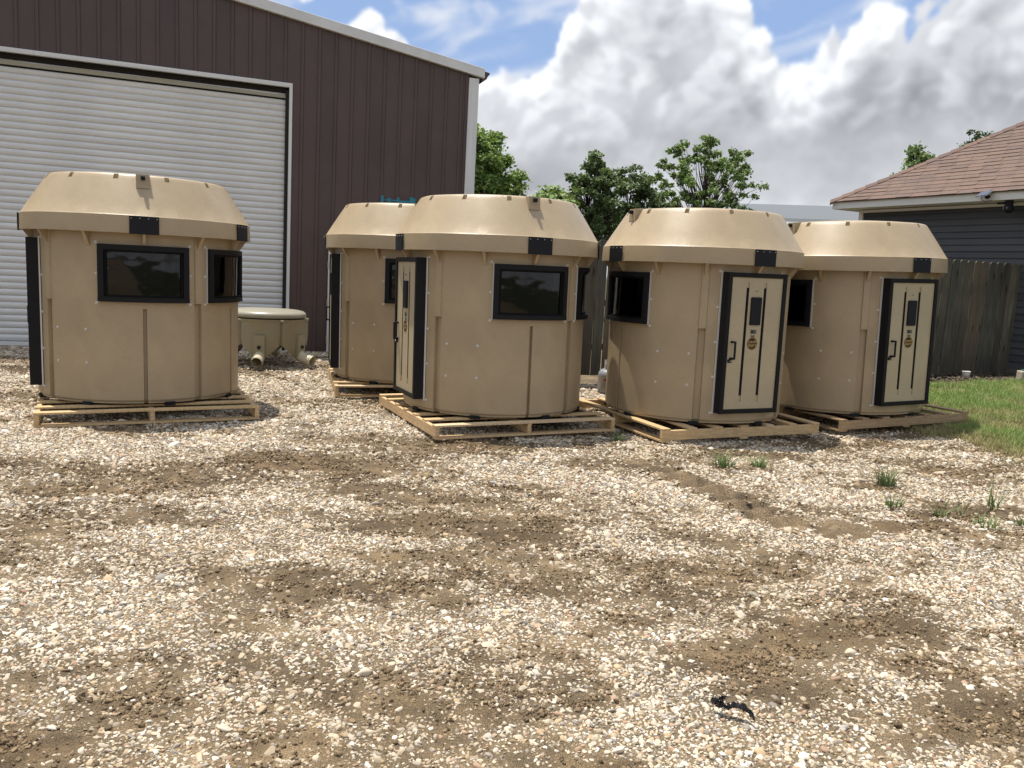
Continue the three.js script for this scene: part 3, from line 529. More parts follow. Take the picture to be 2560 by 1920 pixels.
function makeBlind() {
  const g = new THREE.Group();
  const near = (t, c, h) => Math.abs(wrap(t - c)) < h;
  const edges = new Set();
  for (let t = -180; t <= 180; t += 2.5) edges.add(t);
  const E1 = (a) => edges.add(+wrap(a).toFixed(3));
  for (const c of WIDE) for (const h of [2.0, 2.35]) { E1(c - h); E1(c + h); }
  for (const c of WINS) { for (const h of [0.75, 1.1]) { E1(c - h); E1(c + h); } E1(c - 20.5); E1(c + 20.5); }
  const us = [...edges].sort((a, b) => a - b); if (us[0] > -180) us.unshift(-180); if (us[us.length - 1] < 180) us.push(180);
  const vs = [0, 0.012, 0.03, 0.2, 0.4, 0.6, 0.75, 0.828, 0.836, 0.878, 0.887, 0.932, 1.05, 1.2, 1.338, 1.42, 1.5];
  const rad = (t, y) => {
    let r = RB + (y < 0.02 ? -0.012 : 0);
    for (const c of WIDE) if (near(t, c, 2.2)) r += y < 0.882 ? -0.034 : 0.013;
    for (const c of WINS) if (near(t, c, 0.9) && y < 0.832) r -= 0.034;
    return r;
  };
  const inWin = (t, y) => y > 0.932 && y < 1.338 && WINS.some((c) => near(t, c, 20.5));
  part(g, 'wall_shell', gridGeo(us, vs, (t, y) => { const r = rad(t, y); return [r * Math.sin(t * R), y, r * Math.cos(t * R)]; }, (t, y) => [t * R * RB, y], inWin, 0.45), M.tan);
  { const f = new THREE.CircleGeometry(RB - 0.015, 64); f.rotateX(-Math.PI / 2); f.translate(0, 0.006, 0); part(g, 'floor', f, M.tan); }
  // roof
  const N = 12, notch = []; for (let k = 0; k < N; k++) notch.push(-180 + (k + 0.45) * 30);
  const e2 = new Set(); for (let t = -180; t <= 180; t += 3) e2.add(t); for (const c of notch) for (const h of [1.3, 1.65]) { e2.add(+wrap(c - h).toFixed(3)); e2.add(+wrap(c + h).toFixed(3)); }
  const ru = [...e2].sort((a, b) => a - b);
  const prof = [[0.86, 1.486], [0.985, 1.482], [1.0, 1.479], [1.002, 1.4825], [0.995, 1.627], [0.989, 1.633], [0.984, 1.6395], [0.93, 1.7265], [0.87, 1.821], [0.81, 1.914], [0.794, 1.938], [0.79, 1.944], [0.772, 1.972], [0.762, 1.983], [0.745, 1.99], [0.62, 2.003], [0.4, 2.02], [0.2, 2.029], [0.002, 2.032]];
  part(g, 'roof', gridGeo(ru, prof.map((_, i) => i), (t, i) => { let [r, y] = prof[i]; if (i >= 11 && i <= 13 && notch.some((c) => near(t, c, 1.45))) { r = 0.763; if (i === 11) { y = 1.944; } } const wob = i > 14 ? 0 : 0.0016 * n3(Math.sin(t * R) * 3, y * 3, Math.cos(t * R) * 3); return [(r + wob) * Math.sin(t * R), y + wob, (r + wob) * Math.cos(t * R)]; }, (t, i) => [t * R * 0.95, prof[i][1] * 1.4 + (i > 13 ? (0.76 - prof[i][0]) : 0)], null, 0.5), M.tan);
  // gussets under the soffit
  const gs = new THREE.Shape([new THREE.Vector2(RB - 0.01, 1.36), new THREE.Vector2(RB + 0.004, 1.36), new THREE.Vector2(0.975, 1.4815), new THREE.Vector2(RB - 0.01, 1.4815)]);
  const gus = new THREE.ExtrudeGeometry(gs, { depth: 0.026, bevelEnabled: false }); gus.translate(0, 0, -0.013); gus.rotateY(-Math.PI / 2);
  for (const a of [0, 31.5, -31.5, 60, -60, 89, -89, 119, -119, 149, -149, 180]) { const o = part(g, 'gusset', gus, M.tan); o.rotation.y = a * R; }
  // black flaps on the fascia over every window and the door
  const flapG = polar(-6.6, 6.6, 1.474, 1.626, 1.004, 1.012, 6);
  const rivet = new THREE.SphereGeometry(0.004, 6, 4);
  for (const a of [0, ...WINS]) { const o = part(g, 'fascia_flap', flapG, M.rubber); o.rotation.y = a * R; for (const t of [-5.7, -1.9, 1.9, 5.7]) { const r = part(o, 'rivet', rivet, M.washer); r.position.set(1.0125 * Math.sin(t * R), 1.606, 1.0125 * Math.cos(t * R)); } }
  // vent boxes at the top of the roof slope
  const vb = (() => { const w = 0.052, sh = new THREE.Shape([new THREE.Vector2(0.75, 1.90), new THREE.Vector2(0.842, 1.872), new THREE.Vector2(0.836, 1.984), new THREE.Vector2(0.75, 1.991)]); const e = new THREE.ExtrudeGeometry(sh, { depth: 2 * w, bevelEnabled: true, bevelSize: 0.003, bevelThickness: 0.003, bevelSegments: 1 }); e.translate(0, 0, -w); e.rotateY(-Math.PI / 2); return boxUV(e); })();
  const capG = join([box(0.034, 0.034, 0.03, 0, 1.955, 0.852, 0.004), box(0.024, 0.024, 0.02, 0, 1.955, 0.872, 0.003)]);
  for (const a of [89, -89]) { const o = part(g, 'vent_box', vb, M.tan); o.rotation.y = a * R; part(o, 'vent_cap', capG, M.rubber); }
  // windows
  const fr = 23.4, bars = join([polar(-fr, fr, 1.336, 1.382, 0.872, 0.925, 14), polar(-fr, fr, 0.892, 0.934, 0.872, 0.93, 14), polar(-fr, -20.3, 0.9341, 1.3359, 0.872, 0.926, 3), polar(20.3, fr, 0.9341, 1.3359, 0.872, 0.926, 3)]);
  const inner = join([polar(-20.3, 20.3, 1.318, 1.336, 0.885, 0.906, 14), polar(-20.3, 20.3, 0.934, 0.952, 0.885, 0.906, 14), polar(-20.3, -19.1, 0.952, 1.318, 0.885, 0.906, 3), polar(19.1, 20.3, 0.952, 1.318, 0.885, 0.906, 3)]);
  const pane = gridGeo([-19.3, -12, -5, 0, 5, 12, 19.3], [0.95, 1.05, 1.2, 1.32], (t, y) => [0.893 * Math.sin(t * R), y, 0.893 * Math.cos(t * R)], (t, y) => [t * R * 0.89, y], null, 0);
  const fl = join([polar(-24.1, -fr, 0.885, 1.39, 0.889, 0.897, 2), polar(fr, 24.1, 0.885, 1.39, 0.889, 0.897, 2)]);
  const bolt = (() => { const w = new THREE.CylinderGeometry(0.0125, 0.0125, 0.003, 12), h = new THREE.SphereGeometry(0.0075, 8, 5, 0, 6.3, 0, 1.57); w.rotateX(Math.PI / 2); h.rotateX(Math.PI / 2); h.translate(0, 0, 0.0015); return join([w, h]); })();
  const putBolt = (parent, t, y, r) => { const o = part(parent, 'bolt', bolt, M.washer); o.position.set(r * Math.sin(t * R), y, r * Math.cos(t * R)); o.rotation.y = t * R; };
  for (const a of WINS) {
    const w = new THREE.Group(); w.name = 'window'; w.rotation.y = a * R; g.add(w);
    part(w, 'window_frame', bars, M.black); part(w, 'sash', inner, M.gasket); part(w, 'pane', pane, M.pane); part(w, 'flange', fl, M.flange);
    for (const s of [-25, 25]) for (const y of [0.878, 1.13, 1.396]) putBolt(w, s, y, 0.8905);
  }
  for (const s of [1, -1]) for (const t of [38.2, 57.5]) for (const y of [0.645, 0.352]) putBolt(g, s * t, y, 0.8905);
  // door, flat, in a deep black frame
  const d = new THREE.Group(); d.name = 'door'; g.add(d);
  const zF = 0.934, hw = 0.332, b0 = 0.105, b1 = 1.413, bw = 0.042;
  const frame = join([box(bw, b1 - b0, 0.13, -hw + bw / 2, (b0 + b1) / 2, zF - 0.065, 0.004), box(bw, b1 - b0, 0.13, hw - bw / 2, (b0 + b1) / 2, zF - 0.065, 0.004), box(2 * (hw - bw), bw, 0.098, 0, b1 - bw / 2 - 0.001, zF - 0.05, 0.004), box(2 * (hw - bw), bw, 0.098, 0, b0 + bw / 2 + 0.001, zF - 0.05, 0.004)]);
  part(d, 'door_frame', frame, M.black);
  part(d, 'frame_flange', join([box(0.012, b1 - b0 + 0.02, 0.012, -hw - 0.006, (b0 + b1) / 2, 0.833), box(0.012, b1 - b0 + 0.02, 0.012, hw + 0.006, (b0 + b1) / 2, 0.833)]), M.flange);
  const dx = hw - bw, y0 = b0 + bw, y1 = b1 - bw;
  // slab with two through slots
  const slab = new THREE.Shape([new THREE.Vector2(-dx, y0), new THREE.Vector2(dx, y0), new THREE.Vector2(dx, y1), new THREE.Vector2(-dx, y1)]);
  const slotAt = [-0.105, 0.092];
  for (const x of slotAt) { const h = new THREE.Path(); const w = 0.0155; h.moveTo(x - w, 0.215); h.lineTo(x + w, 0.215); h.lineTo(x + w, 1.325); h.lineTo(x - w, 1.325); h.closePath(); slab.holes.push(h); }
  const sg = new THREE.ExtrudeGeometry(slab, { depth: 0.02, bevelEnabled: false }); sg.translate(0, 0, 0.9);
  part(d, 'door_panel', boxUV(sg), M.tanDoor);
  for (const x of slotAt) { part(d, 'slot_liner', box(0.0306, 1.0, 0.012, x, 0.776, 0.9115), M.gasket); part(d, 'slot_end', box(0.0305, 0.05, 0.012, x, 1.3, 0.906), M.tanDoor); part(d, 'slot_end', box(0.0305, 0.06, 0.012, x, 0.246, 0.906), M.tanDoor); }
  part(d, 'viewing_window', box(0.118, 0.258, 0.024, -0.004, 1.063, 0.926, 0.008), M.rubber);
  { const p = new THREE.CylinderGeometry(0.011, 0.011, 0.008, 14); p.rotateX(Math.PI / 2); p.translate(-0.006, 1.248, 0.922); part(d, 'peephole', p, M.steel); const q = new THREE.CylinderGeometry(0.006, 0.006, 0.004, 12); q.rotateX(Math.PI / 2); q.translate(-0.006, 1.248, 0.9275); part(d, 'peephole_glass', q, M.gasket); }
  { const p = new THREE.PlaneGeometry(0.066, 0.036); p.translate(-0.008, 0.873, 0.9214); part(d, 'maker_plate', p, blindMats.plate); }
  { const p = new THREE.CircleGeometry(0.058, 40); p.translate(-0.012, 0.762, 0.9216); part(d, 'logo_sticker', p, blindMats.logo);
    const s = new THREE.Shape(); s.moveTo(-0.02, 0); s.quadraticCurveTo(-0.03, 0.018, -0.012, 0.024); s.lineTo(-0.008, 0.015); s.lineTo(0, 0.021); s.lineTo(0.008, 0.015); s.lineTo(0.012, 0.024); s.quadraticCurveTo(0.03, 0.018, 0.02, 0); s.closePath();
    const c = new THREE.ShapeGeometry(s); c.translate(-0.012, 0.821, 0.9217); part(d, 'logo_crest', c, blindMats.crest); }
  const hx = -0.247;
  part(d, 'handle', join([box(0.018, 0.165, 0.016, hx + 0.012, 0.7, 0.965, 0.005), box(0.03, 0.018, 0.05, hx + 0.006, 0.777, 0.942, 0.004), box(0.03, 0.018, 0.05, hx + 0.006, 0.624, 0.942, 0.004)]), M.rubber);
  { const l = part(d, 'latch', box(0.034, 0.03, 0.018, hx - 0.012, 0.6, 0.929, 0.003), M.rubber); const s = new THREE.SphereGeometry(0.006, 8, 6); s.translate(hx - 0.012, 0.6, 0.939); part(l, 'lock_core', s, M.steel); }
  for (const s of [-1, 1]) for (const y of [0.1, 0.44, 0.765, 1.09, 1.42]) putBolt(d, s * 23.3, y, 0.8905);
  // rubber feet
  for (let k = 0; k < 8; k++) { const a = (12 + k * 45) * R, f = part(g, 'foot', box(0.09, 0.034, 0.06, 0, -0.008, 0.862, 0.006), M.rubber); f.rotation.y = a; }
  return g;
}
const blindMats = { logo: std({ map: logoTexture(), roughness: 0.45 }), plate: std({ map: plateTexture(), roughness: 0.4 }), crest: std({ color: lin(0.13, 0.09, 0.04), roughness: 0.5 }) };
const blindProto = makeBlind();

// ------------------------------------------------------------------ pallets
const boardTop = [0, 1, 2].map((k) => boxUV(box(0.088, 0.018, 1.8, 0, 0, 0, 0.002), 1, false)).map((g, k) => { const uv = g.attributes.uv; for (let i = 0; i < uv.count; i++) { const u = uv.getX(i), v = uv.getY(i); uv.setXY(i, v + k * 0.61, u + k * 0.37); } return g; });
const stringer = [0, 1].map((k) => { const g = boxUV(box(1.82, 0.089, 0.038, 0, 0, 0, 0.003)); const uv = g.attributes.uv; for (let i = 0; i < uv.count; i++) uv.setXY(i, uv.getX(i) + k * 0.43, uv.getY(i) + k * 0.29); return g; });
function makePallet(label, mats, seed, extra) {
  const g = thing('wooden_pallet', label, 'pallet', 'pallets under the hunting blinds'), rnd = rng(seed), pick = () => mats[Math.floor(rnd() * mats.length)];
  for (const z of [-0.88, 0, 0.88]) { const o = part(g, 'stringer', stringer[rnd() < 0.5 ? 0 : 1], pick()); o.position.set(0, 0.0165 + 0.0445, z + 0.004 * (rnd() - 0.5)); }
  for (const x of [-0.866, -0.58, -0.29, 0, 0.29, 0.58, 0.866]) { const o = part(g, 'deck_board', boardTop[Math.floor(rnd() * 3)], pick()); o.position.set(x + 0.018 * (rnd() - 0.5) * (Math.abs(x) < 0.8 ? 1 : 0), 0.1145, 0.008 * (rnd() - 0.5)); o.rotation.y = 0.008 * (rnd() - 0.5); }
  for (const x of [-0.866, 0, 0.866]) { const o = part(g, 'base_board', boardTop[Math.floor(rnd() * 3)], pick()); o.position.set(x, 0.0075, 0.006 * (rnd() - 0.5)); }
  return g;
}
const BL = [
  // x, base y, z, door bearing, tilt, pallet shift, labels
  [-3.62, 0.112, -7.95, -62.7, 0.4, [0.10, 0.14], 'tan moulded hunting blind nearest the white roll-up door', 'new wooden pallet under the blind nearest the roll-up door', pine, 1],
  [-0.2, 0.124, -8.22, -65.2, 0.7, [0.0, 0.09], 'tan hunting blind in the middle, wide window facing the camera and door at its left', 'new wooden pallet under the middle blind, long side stringer facing left', pine, 2],
  [1.875, 0.132, -8.486, 22.8, 0.7, [0.0, 0.0], 'tan hunting blind with logo door facing forward, second from the right', 'wooden pallet jutting forward under the blind second from right', pine, 3],
  [3.74, 0.165, -9.33, 23.0, 1.9, [0.12, -0.1], 'tan hunting blind at the right end of the row beside the lawn and fence', 'browner wooden pallet at the lawn edge under the rightmost blind', oldPine, 4],
  [-1.292, 0.135, -9.977, -75, 0.6, [0.0, 0.0], 'tan hunting blind set back and half hidden behind the middle blind', 'wooden pallet under the blind half hidden at the back', pine, 5],
];
BL.forEach(([x, y, z, bearing, tilt, sh, label, plabel, mats, seed]) => {
  const o = blindProto.clone(); o.name = numbered('hunting_blind'); o.userData = { label, category: 'hunting blind', group: 'tan hunting blinds standing in the gravel yard' }; scene.add(o);
  o.rotation.set(0, bearing * R, tilt * R, 'ZYX'); o.position.set(x, y + 0.02, z);
  const p = makePallet(plabel, mats, seed * 77);
  p.rotation.set(0, bearing * R, tilt * R, 'ZYX'); p.position.set(x + sh[0], y - 0.124, z + sh[1]);
});

// ------------------------------------------------------------------ feeder hopper by the workshop
{
  const g = thing('game_feeder', 'squat tan plastic feeder hopper with spouts beside the roll-up door', 'feeder');
  g.position.set(-3.45, 0.0, -11.4); g.rotation.y = 7 * R;
  const RF = 0.555, lobes = 6, us = [], vs = [0, 0.02, 0.25, 0.5, 0.75, 0.94, 0.97, 1];
  for (let t = -180; t <= 180; t += 2) us.push(t);
  const lob = (t) => Math.abs(wrap(((t % 60) + 60) % 60 - 0)); // 0..60 within a lobe
  const dl = (t) => { let m = ((t % 60) + 60) % 60; return m > 30 ? 60 - m : m; };   // 0 at spout, 30 at groove
  part(g, 'hopper', gridGeo(us, vs, (t, v) => { const k = dl(t), low = 0.09 + 0.23 * (k / 30), y = lerp(low, 0.66, v); let r = RF - (k > 28 ? 0.03 : k > 27 ? 0.012 : 0) - (v < 0.5 ? 0.025 * (1 - v * 2) * (1 - v * 2) : 0); if (v > 0.96) r += 0.012; return [r * Math.sin(t * R), y, r * Math.cos(t * R)]; }, (t, v) => [t * R * RF, v * 0.6], null, 0.7), M.feeder);
  { const f = new THREE.ConeGeometry(0.5, 0.3, 32, 1, true); f.rotateX(Math.PI); f.translate(0, 0.28, 0); part(g, 'funnel', f, M.feeder); }
  const lid = new THREE.LatheGeometry([[0, 0.775], [0.3, 0.774], [0.44, 0.766], [0.495, 0.752], [0.522, 0.728], [0.528, 0.70], [0.518, 0.672], [0.47, 0.665], [0, 0.66]].map(([a, b]) => new THREE.Vector2(a, b)), 64); part(g, 'lid', lid, M.lid);
  part(g, 'rim', (() => { const l = new THREE.LatheGeometry([[0.47, 0.655], [0.555, 0.655], [0.562, 0.648], [0.562, 0.63], [0.552, 0.626]].map(([a, b]) => new THREE.Vector2(a, b)), 64); return l; })(), M.feeder);
  for (const a of [0, 62, 180, -118]) {
    const b = part(g, 'spout_housing', box(0.15, 0.3, 0.1, 0, 0.3, 0.535, 0.008), M.feeder); b.rotation.y = a * R;
    const k = new THREE.CylinderGeometry(0.026, 0.026, 0.02, 5); k.rotateX(Math.PI / 2); k.translate(0, 0.29, 0.592); part(b, 'star_knob', k, M.rubber);
    const pts = [V(0, 0.2, 0.52), V(0, 0.16, 0.57), V(0, 0.125, 0.66), V(0, 0.105, 0.76)];
    const c = new THREE.CatmullRomCurve3(pts), P = c.getPoints(10); const out = tube(P, 0.072, 0.072, 20), inn = tube(P, 0.064, 0.064, 20); const s = part(g, 'spout', join([out, inn]), M.pvc); s.rotation.y = a * R;
    const ringG = new THREE.TorusGeometry(0.07, 0.008, 8, 24); const ring = part(s, 'spout_collar', ringG, M.pvc); ring.position.copy(P[9]); ring.lookAt(V(0, 0.09, 0.9)); ring.rotation.set(0.2, 0, 0);
    const back = new THREE.CircleGeometry(0.064, 20); const bk = part(s, 'spout_throat', back, M.dark); bk.position.copy(P[2]); bk.rotation.x = 0.5;
  }
}
// propane cylinder behind the third blind
{
  const g = thing('propane_cylinder', 'grey propane cylinder with a white paper label by the fence', 'gas cylinder');
  g.position.set(1.235, -0.03, -10.28);
  const body = new THREE.LatheGeometry([[0, 0.03], [0.1, 0.03], [0.14, 0.05], [0.155, 0.085], [0.155, 0.27], [0.148, 0.305], [0.12, 0.335], [0.07, 0.352], [0, 0.356]].map(([a, b]) => new THREE.Vector2(a, b)), 40); part(g, 'body', body, M.cylinder);
  part(g, 'foot_ring', new THREE.CylinderGeometry(0.11, 0.11, 0.05, 28, 1, true).translate(0, 0.02, 0), M.cylinder);
  const c = document.createElement('canvas'); c.width = 256; c.height = 128; const x = c.getContext('2d'); x.fillStyle = '#8f8981'; x.fillRect(0, 0, 256, 128); x.fillStyle = '#7a3a2a'; x.beginPath(); x.arc(96, 34, 14, 0, 7); x.fill(); x.fillStyle = '#6f6a66'; for (let i = 0; i < 7; i++) x.fillRect(60, 58 + i * 10, 120 - (i % 3) * 22, 4);
  const t = new THREE.CanvasTexture(c); t.colorSpace = THREE.SRGBColorSpace;
  const lb = new THREE.CylinderGeometry(0.1565, 0.1565, 0.16, 40, 1, true, -1.5, 2.6); lb.translate(0, 0.18, 0); part(g, 'label', lb, std({ map: t, roughness: 0.7, side: THREE.DoubleSide }));
  const col = new THREE.CylinderGeometry(0.085, 0.085, 0.12, 24, 1, true, 0.6, 5.1); col.translate(0, 0.4, 0); part(g, 'collar', col, std({ color: lin(0.42, 0.45, 0.47), roughness: 0.42, side: THREE.DoubleSide }));
  part(g, 'valve', join([new THREE.CylinderGeometry(0.018, 0.022, 0.08, 12).translate(0, 0.39, 0), new THREE.CylinderGeometry(0.03, 0.03, 0.02, 8).translate(0, 0.44, 0), box(0.06, 0.02, 0.02, -0.06, 0.40, 0.05)]), M.steel);
}
// odds and ends along the foot of the fence and house
{
  const yb = 0.2, f = (px, s) => s;
  const pot = thing('white_tub', 'small white plastic tub on the ground by the fence', 'tub'); pot.position.set(7.05, 0.215, -12.72);
  part(pot, 'tub', new THREE.LatheGeometry([[0, 0], [0.052, 0], [0.06, 0.09], [0.056, 0.09], [0.05, 0.01], [0, 0.01]].map(([a, b]) => new THREE.Vector2(a, b)), 24), M.white);
  part(pot, 'rim', new THREE.TorusGeometry(0.06, 0.006, 6, 24).rotateX(Math.PI / 2).translate(0, 0.088, 0), M.white);
  const label = (() => { const c = document.createElement('canvas'); c.width = 128; c.height = 96; const x = c.getContext('2d'); x.fillStyle = '#b3aa8a'; x.fillRect(0, 0, 128, 96); x.strokeStyle = '#6c6450'; x.lineWidth = 3; for (let i = 0; i < 4; i++) for (let j = 0; j < 3; j++) x.strokeRect(14 + i * 25, 30 + j * 19, 22, 15); x.fillStyle = '#837a60'; x.fillRect(20, 8, 80, 12); const t = new THREE.CanvasTexture(c); t.colorSpace = THREE.SRGBColorSpace; return t; })();
  const crate = thing('wrapped_box', 'tan wrapped box with a printed grid label beside the fence end', 'box'); crate.position.set(8.0, 0.205, -12.72); crate.rotation.y = -0.16;
  part(crate, 'box_body', box(0.24, 0.15, 0.2, 0, 0.075, 0, 0.012), M.card); part(crate, 'printed_label', new THREE.PlaneGeometry(0.14, 0.11).translate(-0.035, 0.08, 0.1012), std({ map: label, roughness: 0.7 })); part(crate, 'white_panel', box(0.06, 0.14, 0.004, 0.085, 0.073, 0.101), M.white);
  const lidO = part(crate, 'green_lid', box(0.16, 0.02, 0.14, 0.02, 0.162, -0.01, 0.006), M.teal); lidO.rotation.y = 0.3;
  const crate2 = thing('wrapped_box', 'plain tan box at the right edge against the house wall', 'box'); crate2.position.set(8.28, 0.205, -12.62); crate2.rotation.y = -0.5;
  part(crate2, 'box_body', box(0.2, 0.15, 0.2, 0, 0.075, 0, 0.012), M.card); part(crate2, 'box_lid', box(0.207, 0.02, 0.207, 0, 0.155, 0, 0.005), M.card);
}
// crumpled black plastic scrap in the foreground
{
  const rnd = rng(17), us = [], vs = []; for (let i = 0; i <= 22; i++) us.push(i / 22); for (let i = 0; i <= 9; i++) vs.push(i / 9);
  const strip = (L, W, seed, bend, lift) => gridGeo(us, vs, (u, v) => { const w = W * (0.35 + 0.65 * Math.sin(Math.PI * clamp(u * 0.9 + 0.08, 0, 1))) * (1 + 0.5 * n3(u * 5, seed, 0)), a = bend * u; return [L * u * Math.cos(a) + (v - 0.5) * w * 0.3, 0.014 + lift * Math.sin(Math.PI * u) + 0.016 * n3(u * 7 + seed, v * 5, 0) + 0.01 * n3(u * 15, v * 11, seed) + 0.012 * Math.abs(v - 0.5), L * u * Math.sin(a) + (v - 0.5) * w]; }, null, null, 0.8);
  const gg = join([strip(0.10, 0.035, 1.3, 0.5, 0.016), strip(-0.06, 0.04, 4.1, 0.4, 0.008), (() => { const s = strip(0.05, 0.03, 7.7, 0.2, 0.01); s.rotateZ(1.25); s.rotateY(0.5); s.translate(-0.01, 0.004, -0.01); return s; })()]);
  const o = tagMesh('plastic_scrap', gg, M.plasticBlack, 'crumpled black plastic scrap lying on the gravel in the foreground', 'scrap'); o.position.set(0.79, groundY(0.79, -2.62) + 0.02, -2.62); o.rotation.y = -0.25;
}

// ------------------------------------------------------------------ lawn, weeds
function bladeGeo(list, segs = 2) {   // list of [x,z,h,w,lean,dir]
  const pos = [], nor = [];
  for (const [x, z, h, w, lean, dir, y = 0] of list) {
    const cx = Math.cos(dir), sx = Math.sin(dir), P = (t, s) => { const k = lean * t * t; return [x + cx * k + -sx * s * w * (1 - t) * 0.5, y + h * t * (1 - 0.25 * lean * lean * t / (h * h + 1e-6) * h), z + sx * k + cx * s * w * (1 - t) * 0.5]; };
    for (let i = 0; i < segs; i++) { const a = i / segs, b = (i + 1) / segs; const A = P(a, -1), B = P(a, 1), C = P(b, 1), D = P(b, -1); pos.push(...A, ...B, ...C); if (i < segs - 1) pos.push(...A, ...C, ...D); }
  }
  const g = new THREE.BufferGeometry(); g.setAttribute('position', new THREE.Float32BufferAttribute(pos, 3)); g.computeVertexNormals(); return g;
}
const leafMat = (r, g, b, t = 0.35) => new THREE.MeshPhysicalMaterial({ color: lin(r, g, b), roughness: 0.85, transmission: t, thickness: 0, side: THREE.DoubleSide });
{
  const rnd = rng(909), clumps = [];
  for (let k = 0; k < 5; k++) { const l = []; for (let i = 0; i < 9; i++) { const a = rnd() * 6.28, d = rnd() * 0.035; l.push([Math.cos(a) * d, Math.sin(a) * d, 0.03 + 0.045 * rnd() * (k > 3 ? 1.8 : 1), 0.006 + 0.005 * rnd(), 0.015 + 0.05 * rnd(), rnd() * 6.28]); } clumps.push(bladeGeo(l)); }
  const lists = clumps.map(() => ({ m: [], c: [] })), m = new THREE.Matrix4(), q = new THREE.Quaternion(), e = new THREE.Euler();
  for (let i = 0; i < 60000; i++) {
    const x = 4.0 + 5.6 * rnd(), z = -13.5 + 7.3 * rnd(), l = lawnAt(x, z), fd = fenceDist(x, z); if (rnd() > l * 1.05 || fd < 0.95 + 0.25 * rnd()) continue;
    if ((z + 10.85) * 0.9475 + (x - 0.1) * 0.32 < 0.1) continue;
    const patch = n3(x * 1.9, 0.7, z * 1.9), dry = clamp(sst(patch + 0.5 * n3(x * 6, 1, z * 6), -0.15, 0.45) * 0.8 + (1 - sst(x - lawnEdge(z), 0.0, 0.55)) * 0.95, 0, 1) * (0.5 + 0.5 * rnd()), s = (0.75 + 0.5 * rnd()) * (1 - 0.3 * dry), w = 0.75 + 0.5 * rnd();
    const k = Math.floor(rnd() * 5); e.set(0, rnd() * 6.28, 0); q.setFromEuler(e); m.compose(V(x, groundY(x, z) - 0.003, z), q, V(s, s * (0.8 + 0.5 * rnd()), s));
    lists[k].m.push(...m.elements); lists[k].c.push(lerp(0.22, 0.42, dry) * w, lerp(0.31, 0.33, dry) * w, lerp(0.07, 0.17, dry) * w);
  }
  const lawn = new THREE.Group(); lawn.name = 'lawn_grass'; lawn.userData = { kind: 'stuff', label: 'short green lawn grass with dry brown patches by the fence', category: 'grass' }; scene.add(lawn);
  const gm = leafMat(1, 1, 1, 0.3);
  lists.forEach((L, k) => { const n = L.m.length / 16, im = new THREE.InstancedMesh(clumps[k], gm, n); im.name = 'blades'; im.instanceMatrix.array.set(L.m); im.instanceColor = new THREE.InstancedBufferAttribute(new Float32Array(L.c), 3); im.castShadow = im.receiveShadow = true; lawn.add(im); });
  const weedMats = [leafMat(0.12, 0.19, 0.05), leafMat(0.17, 0.24, 0.07), leafMat(0.13, 0.17, 0.06)];
  const W = [[1.75, -6.47, 0.16, 26, 0.11, 'dark grassy weed tuft in the gravel before the forward-facing logo door'], [2.04, -6.55, 0.13, 22, 0.10, 'low weed tuft just right of the dark tuft before the logo door'], [2.88, -6.1, 0.19, 34, 0.09, 'bushy upright green weed standing alone in the gravel'], [2.67, -5.5, 0.1, 16, 0.08, 'small low weed just left of the muddy hollow'], [2.9, -5.32, 0.15, 9, 0.05, 'sparse weed with bent stems at the edge of the muddy hollow'], [3.1, -5.42, 0.13, 8, 0.05, 'thin sprig of weed behind the muddy hollow'], [3.42, -5.62, 0.26, 8, 0.08, 'tall broad-leaved weed at the right edge of the gravel'], [3.1, -5.12, 0.09, 16, 0.11, 'flattened pale weed on the clods below the muddy hollow'], [3.38, -5.2, 0.1, 14, 0.07, 'short green weed cut by the right picture edge'], [0.98, -7.35, 0.12, 18, 0.08, 'small weed at the corner of the middle pallet']];
  W.forEach(([x, z, h, n, sp, label], i) => {
    const r2 = rng(300 + i), l = []; for (let k = 0; k < n * 2; k++) { const a = r2() * 6.28, d = sp * Math.sqrt(r2()) * 0.7; l.push([Math.cos(a) * d, Math.sin(a) * d, h * (0.35 + 0.65 * r2()), 0.008 + 0.011 * r2(), h * (0.2 + 0.9 * r2()), a + (r2() - 0.5) * 2]); }
    const t = thing('weed', label, 'weed', 'weeds growing in the gravel'); t.position.set(x, groundY(x, z) - 0.004, z);
    part(t, 'leaves', bladeGeo(l, 3), weedMats[i % 3]);
    const st = []; for (let k = 0; k < 3; k++) { const a = r2() * 6.28; st.push(tube([V(0, 0, 0), V(Math.cos(a) * sp * 0.4, h * 0.5, Math.sin(a) * sp * 0.4), V(Math.cos(a) * sp * 0.9, h * (0.8 + 0.3 * r2()), Math.sin(a) * sp * 0.9)], 0.003, 0.001, 4)); }
    part(t, 'stems', join(st), weedMats[2]);
  });
}
